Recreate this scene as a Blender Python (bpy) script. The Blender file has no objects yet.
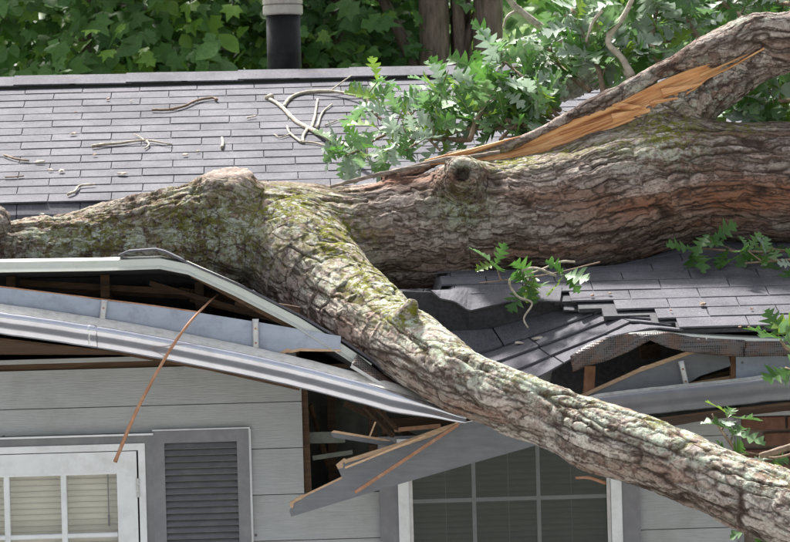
import bpy, bmesh, math, random
import numpy as np
from mathutils import Vector, Matrix, Quaternion
random.seed(7); np.random.seed(7)
scene = bpy.context.scene
COL = scene.collection

# ------------------------------------------------------------------ camera
FPX = 3565.0                       # focal length in photo pixels (photo is 790 x 542)
CAM = Vector((-0.52, -15.7, 2.95))
YAW, PITCH, ROLL = math.radians(1.9), math.radians(-0.42), math.radians(1.55)
_f = Vector((math.sin(YAW)*math.cos(PITCH), math.cos(YAW)*math.cos(PITCH), math.sin(PITCH)))
_r0 = Vector((math.cos(YAW), -math.sin(YAW), 0)); _u0 = _r0.cross(_f)
_r = _r0*math.cos(ROLL) - _u0*math.sin(ROLL); _u = _r0*math.sin(ROLL) + _u0*math.cos(ROLL)
cam_data = bpy.data.cameras.new('camera'); cam = bpy.data.objects.new('camera', cam_data); COL.objects.link(cam)
cam.matrix_world = Matrix(((_r.x, _u.x, -_f.x, CAM.x), (_r.y, _u.y, -_f.y, CAM.y), (_r.z, _u.z, -_f.z, CAM.z), (0, 0, 0, 1)))
cam_data.sensor_width = 36; cam_data.sensor_fit = 'HORIZONTAL'; cam_data.lens = FPX/790*36
cam_data.clip_start = 0.5; cam_data.clip_end = 1500
cam_data.dof.use_dof = True; cam_data.dof.focus_distance = 16.2; cam_data.dof.aperture_fstop = 11
scene.camera = cam

# ------------------------------------------------------------------ light
SUN_EL, SUN_AZ = math.radians(57), math.radians(-24)     # azimuth from +Y, clockwise: behind the house, to the left
S = Vector((math.sin(SUN_AZ)*math.cos(SUN_EL), math.cos(SUN_AZ)*math.cos(SUN_EL), math.sin(SUN_EL)))
world = bpy.data.worlds.new('World'); scene.world = world; world.use_nodes = True
nt = world.node_tree; nt.nodes.clear()
sky = nt.nodes.new('ShaderNodeTexSky'); sky.sky_type = 'NISHITA'; sky.sun_disc = False
sky.sun_elevation = SUN_EL; sky.sun_rotation = SUN_AZ; sky.air_density = 1.0; sky.dust_density = 5.0; sky.ozone_density = 1.0
bg = nt.nodes.new('ShaderNodeBackground'); bg.inputs[1].default_value = 0.1
wo = nt.nodes.new('ShaderNodeOutputWorld')
hs = nt.nodes.new('ShaderNodeHueSaturation'); hs.inputs['Saturation'].default_value = 0.38     # thin white cloud: a paler sky all round
nt.links.new(sky.outputs[0], hs.inputs['Color']); nt.links.new(hs.outputs[0], bg.inputs[0]); nt.links.new(bg.outputs[0], wo.inputs[0])
sun_d = bpy.data.lights.new('sun', 'SUN'); sun_d.energy = 4.2; sun_d.angle = math.radians(5); sun_d.color = (1, 0.97, 0.93)
sun = bpy.data.objects.new('sun', sun_d); COL.objects.link(sun); sun.rotation_euler = S.to_track_quat('Z', 'Y').to_euler(); sun.location = (-8, 6, 20)
vs = scene.view_settings; vs.view_transform = 'Standard'; vs.look = 'None'; vs.gamma = 1; vs.use_curve_mapping = False
vs.exposure = 1.42
scene.render.resolution_x = 1024; scene.render.resolution_y = 703

# ------------------------------------------------------------------ pixel -> place
def ray(u, v):
    return (_f*FPX + _r*(u-395) + _u*(271-v))
def P(u, v, Y):
    d = ray(u, v); t = (Y-CAM.y)/d.y
    return CAM + d*t
def PX(u, v=450, Y=0.0): return P(u, v, Y).x
def PZ(v, u=395, Y=0.0): return P(u, v, Y).z
def M(rpx, Y): return rpx*(Y-CAM.y)/FPX        # pixels -> metres at depth Y
def project(p):
    d = Vector(p)-CAM; z = d.dot(_f)
    return 395+FPX*d.dot(_r)/z, 271-FPX*d.dot(_u)/z

# ------------------------------------------------------------------ noise
def _hash(i, j, k, seed):
    h = (i.astype(np.int64)*374761393 + j.astype(np.int64)*668265263 + k.astype(np.int64)*2147483647 + seed*974634777) & 0xffffffff
    h = ((h ^ (h >> 13))*1274126177) & 0xffffffff
    h = ((h ^ (h >> 16))*2246822519) & 0xffffffff
    return ((h ^ (h >> 15)) & 0xffffff)/float(0xffffff)
def vnoise(p, seed=0):
    i = np.floor(p).astype(np.int64); f = p-i; f = f*f*(3-2*f); r = 0
    for a in (0, 1):
        for b in (0, 1):
            for c in (0, 1):
                w = (f[:, 0] if a else 1-f[:, 0])*(f[:, 1] if b else 1-f[:, 1])*(f[:, 2] if c else 1-f[:, 2])
                r = r + w*_hash(i[:, 0]+a, i[:, 1]+b, i[:, 2]+c, seed)
    return r
def fbm(p, oct=3, seed=0):
    r = 0; a = .5; n = 0
    for o in range(oct):
        r = r+a*vnoise(p*(2**o), seed+o*17); n += a; a *= .5
    return r/n
def voronoi(p, seed=0):
    i = np.floor(p).astype(np.int64); f = p-i
    F1 = np.full(len(p), 9.); F2 = np.full(len(p), 9.); idv = np.zeros(len(p)); off = np.zeros(len(p))
    for a in (-1, 0, 1):
        for b in (-1, 0, 1):
            for c in (-1, 0, 1):
                I, J, K = i[:, 0]+a, i[:, 1]+b, i[:, 2]+c
                h1 = _hash(I, J, K, seed)
                dx = a+h1-f[:, 0]; dy = b+_hash(I, J, K, seed+1)-f[:, 1]; dz = c+_hash(I, J, K, seed+2)-f[:, 2]
                d = np.sqrt(dx*dx+dy*dy+dz*dz)
                m = d < F1
                F2 = np.where(m, F1, np.minimum(F2, d)); idv = np.where(m, h1, idv); off = np.where(m, dx, off); F1 = np.where(m, d, F1)
    return F1, F2, idv, off
def sstep(a, b, x):
    t = np.clip((x-a)/(b-a), 0, 1); return t*t*(3-2*t)

# ------------------------------------------------------------------ object helpers
def new_mesh(name, verts, faces, mat=None, smooth=False):
    me = bpy.data.meshes.new(name)
    me.from_pydata([tuple(v) for v in verts], [], faces); me.update()
    if mat: me.materials.append(mat)
    if smooth: me.polygons.foreach_set('use_smooth', [True]*len(me.polygons))
    return me
def link(name, me, parent=None, mw=None):
    o = bpy.data.objects.new(name, me); COL.objects.link(o)
    if parent is not None:
        o.parent = parent; o.matrix_parent_inverse = WM[parent.name].inverted()
    m = mw if mw is not None else Matrix.Identity(4)
    o.matrix_basis = m; WM[o.name] = m
    return o
WM = {}
def obj(name, verts, faces, mat, parent=None, smooth=False):
    return link(name, new_mesh(name, verts, faces, mat, smooth), parent)
def empty(name, loc, label, cat, group=None):
    o = bpy.data.objects.new(name, None); COL.objects.link(o); o.location = loc; o.empty_display_size = .1
    WM[o.name] = Matrix.Translation(Vector(loc)); tag(o, label, cat, group); return o
def tag(o, label=None, cat=None, group=None, kind=None):
    if label: o['label'] = label
    if cat: o['category'] = cat
    if group: o['group'] = group
    if kind: o['kind'] = kind
    return o
def box(x0, x1, y0, y1, z0, z1):
    v = [(x, y, z) for x in (x0, x1) for y in (y0, y1) for z in (z0, z1)]
    f = [(0, 1, 3, 2), (4, 6, 7, 5), (0, 4, 5, 1), (2, 3, 7, 6), (0, 2, 6, 4), (1, 5, 7, 3)]
    return v, f
def bbox(name, b, mat, parent, bevel=0.0):
    v, f = box(*b)
    me = new_mesh(name, v, f, mat)
    if bevel:
        bm = bmesh.new(); bm.from_mesh(me)
        bmesh.ops.bevel(bm, geom=bm.edges[:], offset=bevel, segments=1, affect='EDGES'); bm.to_mesh(me); bm.free()
    return link(name, me, parent)
def beam(name, a, b, w, h, mat, parent, up=Vector((0, 0, 1))):
    a, b = Vector(a), Vector(b); d = (b-a).normalized(); s = d.cross(up).normalized(); t = s.cross(d)
    v = []
    for p in (a, b):
        for (i, j) in ((-1, -1), (1, -1), (1, 1), (-1, 1)): v.append(p+s*i*w/2+t*j*h/2)
    f = [(0, 1, 2, 3), (7, 6, 5, 4), (0, 4, 5, 1), (1, 5, 6, 2), (2, 6, 7, 3), (3, 7, 4, 0)]
    return obj(name, v, f, mat, parent)
def prism(front, y_th):
    """closed board from a front outline (list of Vector, seen from -Y) pushed back by y_th"""
    n = len(front); v = [Vector(p) for p in front]+[Vector(p)+Vector((0, y_th, 0)) for p in front]
    f = [tuple(range(n)), tuple(range(2*n-1, n-1, -1))]+[(i, n+i, n+(i+1) % n, (i+1) % n) for i in range(n)]
    f = [tuple(reversed(q)) for q in f]
    return v, f
def crom(pts, n):
    """catmull-rom through rows of an array, n samples per span"""
    p = np.array(pts, float); p = np.vstack([2*p[0]-p[1], p, 2*p[-1]-p[-2]]); out = []
    for i in range(1, len(p)-2):
        for k in range(n):
            t = k/n; a, b, c, d = p[i-1], p[i], p[i+1], p[i+2]
            out.append(.5*((2*b)+(-a+c)*t+(2*a-5*b+4*c-d)*t*t+(-a+3*b-3*c+d)*t**3))
    out.append(p[-2]); return np.array(out)
def tube(path, ns=8, jit=0.0, cap=True):
    """path rows x,y,z,r -> verts, faces"""
    v = []; f = []; n = len(path); prev = None
    for i in range(n):
        a = Vector(path[max(i-1, 0)][:3]); b = Vector(path[min(i+1, n-1)][:3]); d = (b-a).normalized()
        s = prev-d*prev.dot(d) if prev is not None else d.cross(Vector((0.13, 0.2, 1)))
        s.normalize(); prev = s; t = d.cross(s)
        for k in range(ns):
            an = 2*math.pi*k/ns; r = path[i][3]*(1+jit*(random.random()-.5))
            v.append(Vector(path[i][:3])+(s*math.cos(an)+t*math.sin(an))*r)
    for i in range(n-1):
        for k in range(ns):
            f.append((i*ns+k, i*ns+(k+1) % ns, (i+1)*ns+(k+1) % ns, (i+1)*ns+k))
    if cap:
        f.append(tuple(range(ns-1, -1, -1))); f.append(tuple((n-1)*ns+k for k in range(ns)))
    return v, f
def merge(parts):
    V = []; F = []
    for v, f in parts:
        o = len(V); V += list(v); F += [tuple(i+o for i in q) for q in f]
    return V, F

# ------------------------------------------------------------------ materials
def nodes(name):
    m = bpy.data.materials.new(name); m.use_nodes = True; n = m.node_tree; return m, n, n.nodes['Principled BSDF']
def ramp(n, stops):
    r = n.nodes.new('ShaderNodeValToRGB'); e = r.color_ramp.elements
    e[0].position, e[0].color = stops[0][0], (*stops[0][1], 1); e[1].position, e[1].color = stops[-1][0], (*stops[-1][1], 1)
    for p, c in stops[1:-1]:
        x = e.new(p); x.color = (*c, 1)
    return r
def coords(n, scale=(1, 1, 1), rnd=False):
    tc = n.nodes.new('ShaderNodeTexCoord'); mp = n.nodes.new('ShaderNodeMapping'); mp.inputs['Scale'].default_value = scale
    n.links.new(tc.outputs['Object'], mp.inputs[0])
    if rnd:
        oi = n.nodes.new('ShaderNodeObjectInfo'); mu = n.nodes.new('ShaderNodeMath'); mu.operation = 'MULTIPLY'; mu.inputs[1].default_value = 37
        n.links.new(oi.outputs['Random'], mu.inputs[0]); n.links.new(mu.outputs[0], mp.inputs['Location'])
    return mp
def noise(n, src, scale, detail=4, rough=.6):
    t = n.nodes.new('ShaderNodeTexNoise'); t.inputs['Scale'].default_value = scale; t.inputs['Detail'].default_value = detail; t.inputs['Roughness'].default_value = rough
    n.links.new(src.outputs[0], t.inputs['Vector']); return t
def mix(n, a, b, fac, mode='MIX'):
    x = n.nodes.new('ShaderNodeMix'); x.data_type = 'RGBA'; x.blend_type = mode
    for s, sock in ((fac, x.inputs[0]), (a, x.inputs[6]), (b, x.inputs[7])):
        if isinstance(s, (int, float)): sock.default_value = s
        elif isinstance(s, tuple): sock.default_value = (*s, 1)
        else: n.links.new(s, sock)
    return x.outputs[2]
def math_(n, op, a, b=None, clamp=False):
    x = n.nodes.new('ShaderNodeMath'); x.operation = op; x.use_clamp = clamp
    for s, sock in ((a, x.inputs[0]), (b, x.inputs[1])):
        if s is None: continue
        if isinstance(s, (int, float)): sock.default_value = s
        else: n.links.new(s, sock)
    return x.outputs[0]
def bump(n, b, h, strength, dist):
    x = n.nodes.new('ShaderNodeBump'); x.inputs['Strength'].default_value = strength; x.inputs['Distance'].default_value = dist
    n.links.new(h, x.inputs['Height']); n.links.new(x.outputs[0], b.inputs['Normal']); return x
def mat(name, c1, c2, scale=20, stretch=(1, 1, 1), rough=.7, bmp=.3, bdist=.002, metal=0, dirt=None, dirt_scale=6, dirt_amt=.5, objvar=0.0, rnd=True, spec=.5):
    m, n, b = nodes(name); mp = coords(n, stretch, rnd)
    t = noise(n, mp, scale); r = ramp(n, [(.3, c1), (.7, c2)]); n.links.new(t.outputs[0], r.inputs[0]); c = r.outputs[0]
    if dirt:
        mp2 = coords(n, (1, 1, 1), rnd); t2 = noise(n, mp2, dirt_scale, 6, .7); r2 = ramp(n, [(.48, (0, 0, 0)), (.72, (1, 1, 1))]); n.links.new(t2.outputs[0], r2.inputs[0])
        c = mix(n, c, dirt, math_(n, 'MULTIPLY', r2.outputs[0], dirt_amt))
    if objvar:
        oi = n.nodes.new('ShaderNodeObjectInfo'); mr = n.nodes.new('ShaderNodeMapRange'); mr.inputs[3].default_value = 1-objvar; mr.inputs[4].default_value = 1+objvar
        n.links.new(oi.outputs['Random'], mr.inputs[0]); hsv = n.nodes.new('ShaderNodeHueSaturation'); n.links.new(mr.outputs[0], hsv.inputs['Value']); n.links.new(c, hsv.inputs['Color']); c = hsv.outputs[0]
    n.links.new(c, b.inputs['Base Color']); b.inputs['Roughness'].default_value = rough; b.inputs['Metallic'].default_value = metal; b.inputs['Specular IOR Level'].default_value = spec
    if bmp: bump(n, b, t.outputs[0], bmp, bdist)
    return m
def leaf_mat(name, c1, c2, trans=.35, rough=.42, vary=.25):
    m, n, b = nodes(name); mp = coords(n, (1, 1, 1), True); t = noise(n, mp, 9, 3)
    r = ramp(n, [(.3, c1), (.7, c2)]); n.links.new(t.outputs[0], r.inputs[0])
    oi = n.nodes.new('ShaderNodeObjectInfo'); mr = n.nodes.new('ShaderNodeMapRange'); mr.inputs[3].default_value = 1-vary; mr.inputs[4].default_value = 1+vary
    n.links.new(oi.outputs['Random'], mr.inputs[0]); h = n.nodes.new('ShaderNodeHueSaturation'); n.links.new(mr.outputs[0], h.inputs['Value']); n.links.new(r.outputs[0], h.inputs['Color'])
    at = n.nodes.new('ShaderNodeAttribute'); at.attribute_name = 'mid'; mrr = ramp(n, [(.86, (0, 0, 0)), (.95, (1, 1, 1))]); n.links.new(at.outputs['Fac'], mrr.inputs[0])
    c = mix(n, h.outputs[0], (.36, .42, .2), math_(n, 'MULTIPLY', mrr.outputs[0], .6)); n.links.new(c, b.inputs['Base Color']); b.inputs['Roughness'].default_value = rough
    tr = n.nodes.new('ShaderNodeBsdfTranslucent'); n.links.new(h.outputs[0], tr.inputs[0])
    ms = n.nodes.new('ShaderNodeMixShader'); ms.inputs[0].default_value = trans; out = n.nodes['Material Output']
    n.links.new(b.outputs[0], ms.inputs[1]); n.links.new(tr.outputs[0], ms.inputs[2]); n.links.new(ms.outputs[0], out.inputs[0])
    return m

MAT = {}
def shingle_mat():
    m, n, b = nodes('asphalt_shingle'); mp = coords(n)
    g = noise(n, mp, 420, 2, .8); l = noise(n, mp, 5, 5, .6); s = noise(n, mp, 45, 4, .7)
    r = ramp(n, [(.30, (.032, .031, .038)), (.5, (.09, .089, .102)), (.70, (.225, .222, .25))]); n.links.new(g.outputs[0], r.inputs[0])
    r2 = ramp(n, [(.3, (.68, .68, .69)), (.7, (1.25, 1.24, 1.22))]); n.links.new(l.outputs[0], r2.inputs[0])
    c = mix(n, r.outputs[0], r2.outputs[0], 1.0, 'MULTIPLY')
    r3 = ramp(n, [(.35, (.85, .85, .87)), (.65, (1.1, 1.1, 1.08))]); n.links.new(s.outputs[0], r3.inputs[0])
    c = mix(n, c, r3.outputs[0], 1.0, 'MULTIPLY')
    oi = n.nodes.new('ShaderNodeObjectInfo'); mr = n.nodes.new('ShaderNodeMapRange'); mr.inputs[3].default_value = .93; mr.inputs[4].default_value = 1.07
    n.links.new(oi.outputs['Random'], mr.inputs[0]); h = n.nodes.new('ShaderNodeHueSaturation'); n.links.new(mr.outputs[0], h.inputs['Value']); n.links.new(c, h.inputs['Color'])
    n.links.new(h.outputs[0], b.inputs['Base Color']); b.inputs['Roughness'].default_value = .85; b.inputs['Specular IOR Level'].default_value = .25
    bump(n, b, g.outputs[0], .5, .002); return m
MAT['shingle'] = shingle_mat()
MAT['felt'] = mat('roofing_felt', (.035, .035, .04), (.07, .07, .078), 60, rough=.9, bmp=.5)
MAT['siding'] = mat('painted_siding', (.345, .358, .36), (.41, .423, .426), 5, (2.2, 1, 34), .62, .7, .005, dirt=(.2, .2, .17), dirt_scale=4, dirt_amt=.35, objvar=.04)
def _specks(m):
    n = m.node_tree; b = n.nodes['Principled BSDF']; src = b.inputs['Base Color'].links[0].from_socket
    v = n.nodes.new('ShaderNodeTexVoronoi'); v.inputs['Scale'].default_value = 7; n.links.new(coords(n).outputs[0], v.inputs['Vector']); r = ramp(n, [(.035, (1, 1, 1)), (.06, (0, 0, 0))]); n.links.new(v.outputs['Distance'], r.inputs[0])
    n.links.new(mix(n, src, (.06, .05, .045), math_(n, 'MULTIPLY', r.outputs[0], .8)), b.inputs['Base Color'])
_specks(MAT['siding'])
MAT['trimgrey'] = mat('grey_trim_paint', (.15, .155, .16), (.185, .19, .195), 12, (1, 1, 1), .5, .15, dirt=(.3, .3, .28), dirt_scale=12, dirt_amt=.2)
MAT['shutter'] = mat('shutter_paint', (.165, .165, .178), (.2, .2, .215), 14, (1, 1, 1), .55, .1, dirt=(.3, .3, .28), dirt_scale=14, dirt_amt=.2, objvar=.05)
MAT['white'] = mat('white_frame_paint', (.70, .72, .73), (.78, .80, .81), 10, rough=.4, bmp=.08, dirt=(.42, .42, .38), dirt_scale=9, dirt_amt=.4)
MAT['fascia'] = mat('blue_grey_fascia_paint', (.30, .34, .42), (.38, .42, .51), 7, (1, 1, 3), .42, .15, dirt=(.16, .17, .2), dirt_scale=16, dirt_amt=.45)
MAT['fasciaraw'] = mat('weathered_grey_board', (.13, .138, .15), (.18, .188, .2), 8, (1, 1, 6), .6, .3, dirt=(.1, .1, .1), dirt_scale=18, dirt_amt=.4)
MAT['gutter'] = mat('gutter_aluminium', (.56, .57, .62), (.64, .65, .70), 8, (1, 1, 1), .17, .04, metal=.85, dirt=(.28, .27, .25), dirt_scale=11, dirt_amt=.25)
_specks(MAT['fascia'])
MAT['gutterin'] = mat('gutter_lining', (.55, .54, .5), (.72, .71, .67), 22, (1, 1, 2), .5, .2, dirt=(.3, .27, .22), dirt_scale=24, dirt_amt=.6)
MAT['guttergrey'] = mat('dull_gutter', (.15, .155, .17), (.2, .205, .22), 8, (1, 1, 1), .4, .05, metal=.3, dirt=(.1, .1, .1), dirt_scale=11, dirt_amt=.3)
MAT['drip'] = mat('drip_edge_metal', (.5, .52, .47), (.62, .64, .58), 10, (1, 1, 1), .35, .1, metal=.2, dirt=(.3, .33, .22), dirt_scale=10, dirt_amt=.5)
MAT['galv'] = mat('galvanised_steel', (.45, .45, .45), (.6, .6, .6), 25, rough=.45, bmp=.1, metal=.5, dirt=(.3, .25, .2), dirt_scale=20, dirt_amt=.4)
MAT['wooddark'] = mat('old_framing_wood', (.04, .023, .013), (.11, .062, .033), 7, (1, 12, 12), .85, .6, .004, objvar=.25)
MAT['woodorange'] = mat('fresh_split_wood', (.42, .26, .15), (.64, .46, .3), 10, (3, 20, 20), .75, .7, .004, objvar=.12)
MAT['woodred'] = mat('reddish_stick', (.26, .12, .065), (.46, .24, .14), 18, rough=.8, bmp=.4, dirt=(.5, .4, .3), dirt_scale=30, dirt_amt=.4)
MAT['twig'] = mat('weathered_twig', (.3, .26, .2), (.52, .47, .38), 40, rough=.85, bmp=.6, dirt=(.14, .1, .07), dirt_scale=25, dirt_amt=.7)
MAT['twigdark'] = mat('brown_twig', (.14, .09, .06), (.32, .24, .17), 40, rough=.85, bmp=.6, objvar=.2)
MAT['chip'] = mat('pale_bark_chip', (.3, .25, .2), (.48, .43, .37), 40, rough=.85, bmp=.5, objvar=.15)
MAT['brick'] = mat('brown_brick', (.085, .04, .025), (.15, .072, .046), 30, rough=.85, bmp=.5, objvar=.3)
MAT['mortar'] = mat('mortar', (.13, .10, .08), (.2, .16, .13), 50, rough=.9, bmp=.5)
MAT['pipe'] = mat('black_flue_paint', (.006, .006, .0065), (.014, .014, .015), 10, (1, 1, .4), .6, .15, dirt=(.1, .1, .11), dirt_scale=7, dirt_amt=.15, spec=.2)
MAT['cap'] = mat('weathered_cap_metal', (.33, .30, .28), (.46, .43, .40), 20, (1, 1, .3), .5, .1, metal=.3, dirt=(.2, .12, .08), dirt_scale=9, dirt_amt=.5)
MAT['black'] = mat('black_vent', (.008, .008, .008), (.02, .02, .02), 60, rough=.7, bmp=.4)
MAT['blind'] = mat('blind_slat_vinyl', (.74, .70, .60), (.84, .80, .69), 6, rough=.5, bmp=0, objvar=.04)
MAT['room'] = mat('interior_wall', (.12, .11, .1), (.16, .15, .13), 4, rough=.9, bmp=0)
MAT['insul'] = mat('grey_sheathing', (.11, .12, .10), (.19, .2, .17), 14, rough=.95, bmp=.8, bdist=.006)
def guard_mat():
    m, n, b = nodes('perforated_gutter_guard'); mp = coords(n, (105, 105, 105)); v = n.nodes.new('ShaderNodeTexVoronoi'); v.inputs['Scale'].default_value = 1; v.inputs['Randomness'].default_value = .15
    n.links.new(mp.outputs[0], v.inputs['Vector']); r = ramp(n, [(.3, (.012, .01, .01)), (.45, (.10, .09, .088))]); n.links.new(v.outputs['Distance'], r.inputs[0])
    t = noise(n, coords(n), 14, 5); r2 = ramp(n, [(.45, (0, 0, 0)), (.65, (1, 1, 1))]); n.links.new(t.outputs[0], r2.inputs[0])
    c = mix(n, r.outputs[0], (.13, .07, .045), math_(n, 'MULTIPLY', r2.outputs[0], .75)); n.links.new(c, b.inputs['Base Color'])
    b.inputs['Metallic'].default_value = .3; b.inputs['Roughness'].default_value = .5; bump(n, b, v.outputs['Distance'], .8, .004); return m
MAT['guard'] = guard_mat()
def glass_mat(name, tint, rough=.03, mixf=.75):
    m, n, b = nodes(name); b.inputs['Base Color'].default_value = (*tint, 1); b.inputs['Roughness'].default_value = rough
    tr = n.nodes.new('ShaderNodeBsdfTransparent'); tr.inputs[0].default_value = (.97, .98, .97, 1); gl = n.nodes.new('ShaderNodeBsdfGlossy'); gl.inputs['Roughness'].default_value = rough
    fr = n.nodes.new('ShaderNodeFresnel'); fr.inputs[0].default_value = 1.5; ms = n.nodes.new('ShaderNodeMixShader')
    n.links.new(math_(n, 'ADD', fr.outputs[0], .01), ms.inputs[0]); n.links.new(tr.outputs[0], ms.inputs[1]); n.links.new(gl.outputs[0], ms.inputs[2]); n.links.new(ms.outputs[0], n.nodes['Material Output'].inputs[0])
    return m
MAT['glass'] = glass_mat('window_glass', (.8, .85, .8))
def screen_mat():
    m, n, b = nodes('insect_screen'); b.inputs['Base Color'].default_value = (.05, .06, .05, 1); b.inputs['Roughness'].default_value = .8
    tr = n.nodes.new('ShaderNodeBsdfTransparent'); ms = n.nodes.new('ShaderNodeMixShader'); ms.inputs[0].default_value = .34
    n.links.new(b.outputs[0], ms.inputs[2]); n.links.new(tr.outputs[0], ms.inputs[1]); n.links.new(ms.outputs[0], n.nodes['Material Output'].inputs[0]); return m
MAT['screen'] = screen_mat()
MAT['oakgreen'] = leaf_mat('oak_leaf_green', (.055, .15, .025), (.095, .22, .04), .4, .36)
MAT['oakpale'] = leaf_mat('oak_leaf_underside', (.25, .34, .25), (.37, .47, .36), .28, .62, .2)
MAT['oakblue'] = leaf_mat('oak_leaf_mid_green', (.12, .24, .085), (.19, .33, .13), .35, .5)  # mid green leaf tone
MAT['oakyellow'] = leaf_mat('oak_leaf_young', (.16, .29, .03), (.25, .38, .06), .5, .4)
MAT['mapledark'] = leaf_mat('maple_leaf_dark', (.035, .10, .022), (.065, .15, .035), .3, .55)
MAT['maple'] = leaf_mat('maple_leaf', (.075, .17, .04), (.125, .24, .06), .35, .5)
MAT['maplelight'] = leaf_mat('maple_leaf_painted_sun', (.16, .29, .045), (.25, .40, .07), .5, .4)  # brighter leaf copy with sunlight put into its colour
MAT['deadleaf'] = leaf_mat('brown_dead_leaf', (.16, .07, .035), (.28, .13, .07), .2, .6)
MAT['bgbark'] = mat('background_bark', (.07, .05, .038), (.22, .165, .13), 9, (3, 3, .6), .9, .9, .02)
MAT['grass'] = mat('lawn_grass', (.055, .12, .02), (.13, .23, .045), 3, (1, 1, 1), .9, .4, .02, dirt=(.035, .07, .015), dirt_scale=.5, dirt_amt=.6, rnd=False)

# ------------------------------------------------------------------ bark material (driven by relief stored on the mesh)
def bark_mat():
    m, n, b = nodes('oak_bark'); mp = coords(n)
    def att(nm):
        a = n.nodes.new('ShaderNodeAttribute'); a.attribute_name = nm; return a.outputs['Fac']
    bc = n.nodes.new('ShaderNodeAttribute'); bc.attribute_name = 'bco'
    def bmap(sc, dist=0.0):
        src = bc.outputs['Vector']
        if dist:
            nz = n.nodes.new('ShaderNodeTexNoise'); nz.inputs['Scale'].default_value = 14; nz.inputs['Detail'].default_value = 5; n.links.new(src, nz.inputs['Vector'])
            sb = n.nodes.new('ShaderNodeVectorMath'); sb.operation = 'SUBTRACT'; n.links.new(nz.outputs['Color'], sb.inputs[0]); sb.inputs[1].default_value = (.5, .5, .5)
            ml = n.nodes.new('ShaderNodeVectorMath'); ml.operation = 'MULTIPLY'; n.links.new(sb.outputs[0], ml.inputs[0]); ml.inputs[1].default_value = (dist*2, dist*.6, dist*.6)
            ad = n.nodes.new('ShaderNodeVectorMath'); ad.operation = 'ADD'; n.links.new(src, ad.inputs[0]); n.links.new(ml.outputs[0], ad.inputs[1]); src = ad.outputs[0]
        q = n.nodes.new('ShaderNodeMapping'); q.inputs['Scale'].default_value = sc; n.links.new(src, q.inputs[0]); return q
    flake = noise(n, bmap((4.5, 26, 26)), 1.6, 7, .66)
    vo = n.nodes.new('ShaderNodeTexVoronoi'); vo.feature = 'DISTANCE_TO_EDGE'; vo.inputs['Scale'].default_value = 1; n.links.new(bmap((4.2, 24, 24), .11).outputs[0], vo.inputs['Vector'])
    vi = n.nodes.new('ShaderNodeTexVoronoi'); vi.inputs['Scale'].default_value = 1; n.links.new(bmap((4.2, 24, 24), .11).outputs[0], vi.inputs['Vector'])
    vcr = ramp(n, [(.015, (0, 0, 0)), (.085, (1, 1, 1))]); n.links.new(vo.outputs['Distance'], vcr.inputs[0])
    sn = math_(n, 'SNAP', flake.outputs[0], .065)
    frac = math_(n, 'SUBTRACT', flake.outputs[0], sn); ledge = ramp(n, [(.0, (0, 0, 0)), (.016, (1, 1, 1))]); n.links.new(frac, ledge.inputs[0])
    fine = noise(n, mp, 70, 6, .75); mid = noise(n, mp, 16, 5, .65); gr = noise(n, mp, 240, 3, .8)
    pl = ramp(n, [(.0, (.18, .125, .10)), (.35, (.35, .285, .25)), (.7, (.52, .46, .42)), (1, (.72, .67, .62))])
    v = math_(n, 'ADD', math_(n, 'MULTIPLY', att('plate'), .55), math_(n, 'MULTIPLY', math_(n, 'SUBTRACT', mid.outputs[0], .3), .9), True)
    n.links.new(v, pl.inputs[0]); c = pl.outputs[0]
    fr = ramp(n, [(.32, (.38, .35, .33)), (.5, (.95, .94, .93)), (.66, (1.4, 1.4, 1.4))]); n.links.new(fine.outputs[0], fr.inputs[0]); c = mix(n, c, fr.outputs[0], .9, 'MULTIPLY')
    vsep = n.nodes.new('ShaderNodeSeparateColor'); n.links.new(vi.outputs['Color'], vsep.inputs[0])
    tone = ramp(n, [(.0, (.62, .56, .53)), (.5, (1, 1, 1)), (1, (1.3, 1.3, 1.29))]); n.links.new(vsep.outputs[0], tone.inputs[0]); c = mix(n, c, tone.outputs[0], .8, 'MULTIPLY')
    c = mix(n, c, (.25, .13, .09), math_(n, 'MULTIPLY', math_(n, 'GREATER_THAN', vsep.outputs[1], .78), .4))
    c = mix(n, c, (.34, .13, .06), math_(n, 'MULTIPLY', att('red'), math_(n, 'MULTIPLY', fine.outputs[0], 1.5), True))
    c = mix(n, c, (.03, .026, .022), math_(n, 'MULTIPLY', att('stain_shade'), .85, True))
    # dark brown in the fissures and along the ledges
    c = mix(n, (.06, .036, .027), c, math_(n, 'MULTIPLY', att('crack'), math_(n, 'MULTIPLY', math_(n, 'ADD', math_(n, 'MULTIPLY', vcr.outputs[0], .62), .38), math_(n, 'ADD', math_(n, 'MULTIPLY', ledge.outputs[0], .55), .45))))
    lr = ramp(n, [(.46, (0, 0, 0)), (.56, (1, 1, 1))]); lm = math_(n, 'ADD', mid.outputs[0], math_(n, 'MULTIPLY', math_(n, 'SUBTRACT', fine.outputs[0], .5), .7)); n.links.new(lm, lr.inputs[0])
    lic = ramp(n, [(.3, (.36, .42, .32)), (.7, (.68, .73, .62))]); n.links.new(gr.outputs[0], lic.inputs[0])
    c = mix(n, c, lic.outputs[0], math_(n, 'MULTIPLY', math_(n, 'MULTIPLY', lr.outputs[0], att('lichen')), math_(n, 'ADD', math_(n, 'MULTIPLY', att('crack'), .8), .2), True))
    mr = ramp(n, [(.47, (0, 0, 0)), (.53, (1, 1, 1))]); mp3 = coords(n); mp3.inputs['Location'].default_value = (3, 7, 1); mn = noise(n, mp3, 34, 8, .75); n.links.new(mn.outputs[0], mr.inputs[0])
    mc = ramp(n, [(.3, (.07, .075, .008)), (.55, (.19, .19, .02)), (.75, (.35, .36, .05))]); n.links.new(gr.outputs[0], mc.inputs[0])
    c = mix(n, c, mc.outputs[0], math_(n, 'MULTIPLY', mr.outputs[0], att('moss'), True))
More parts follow.
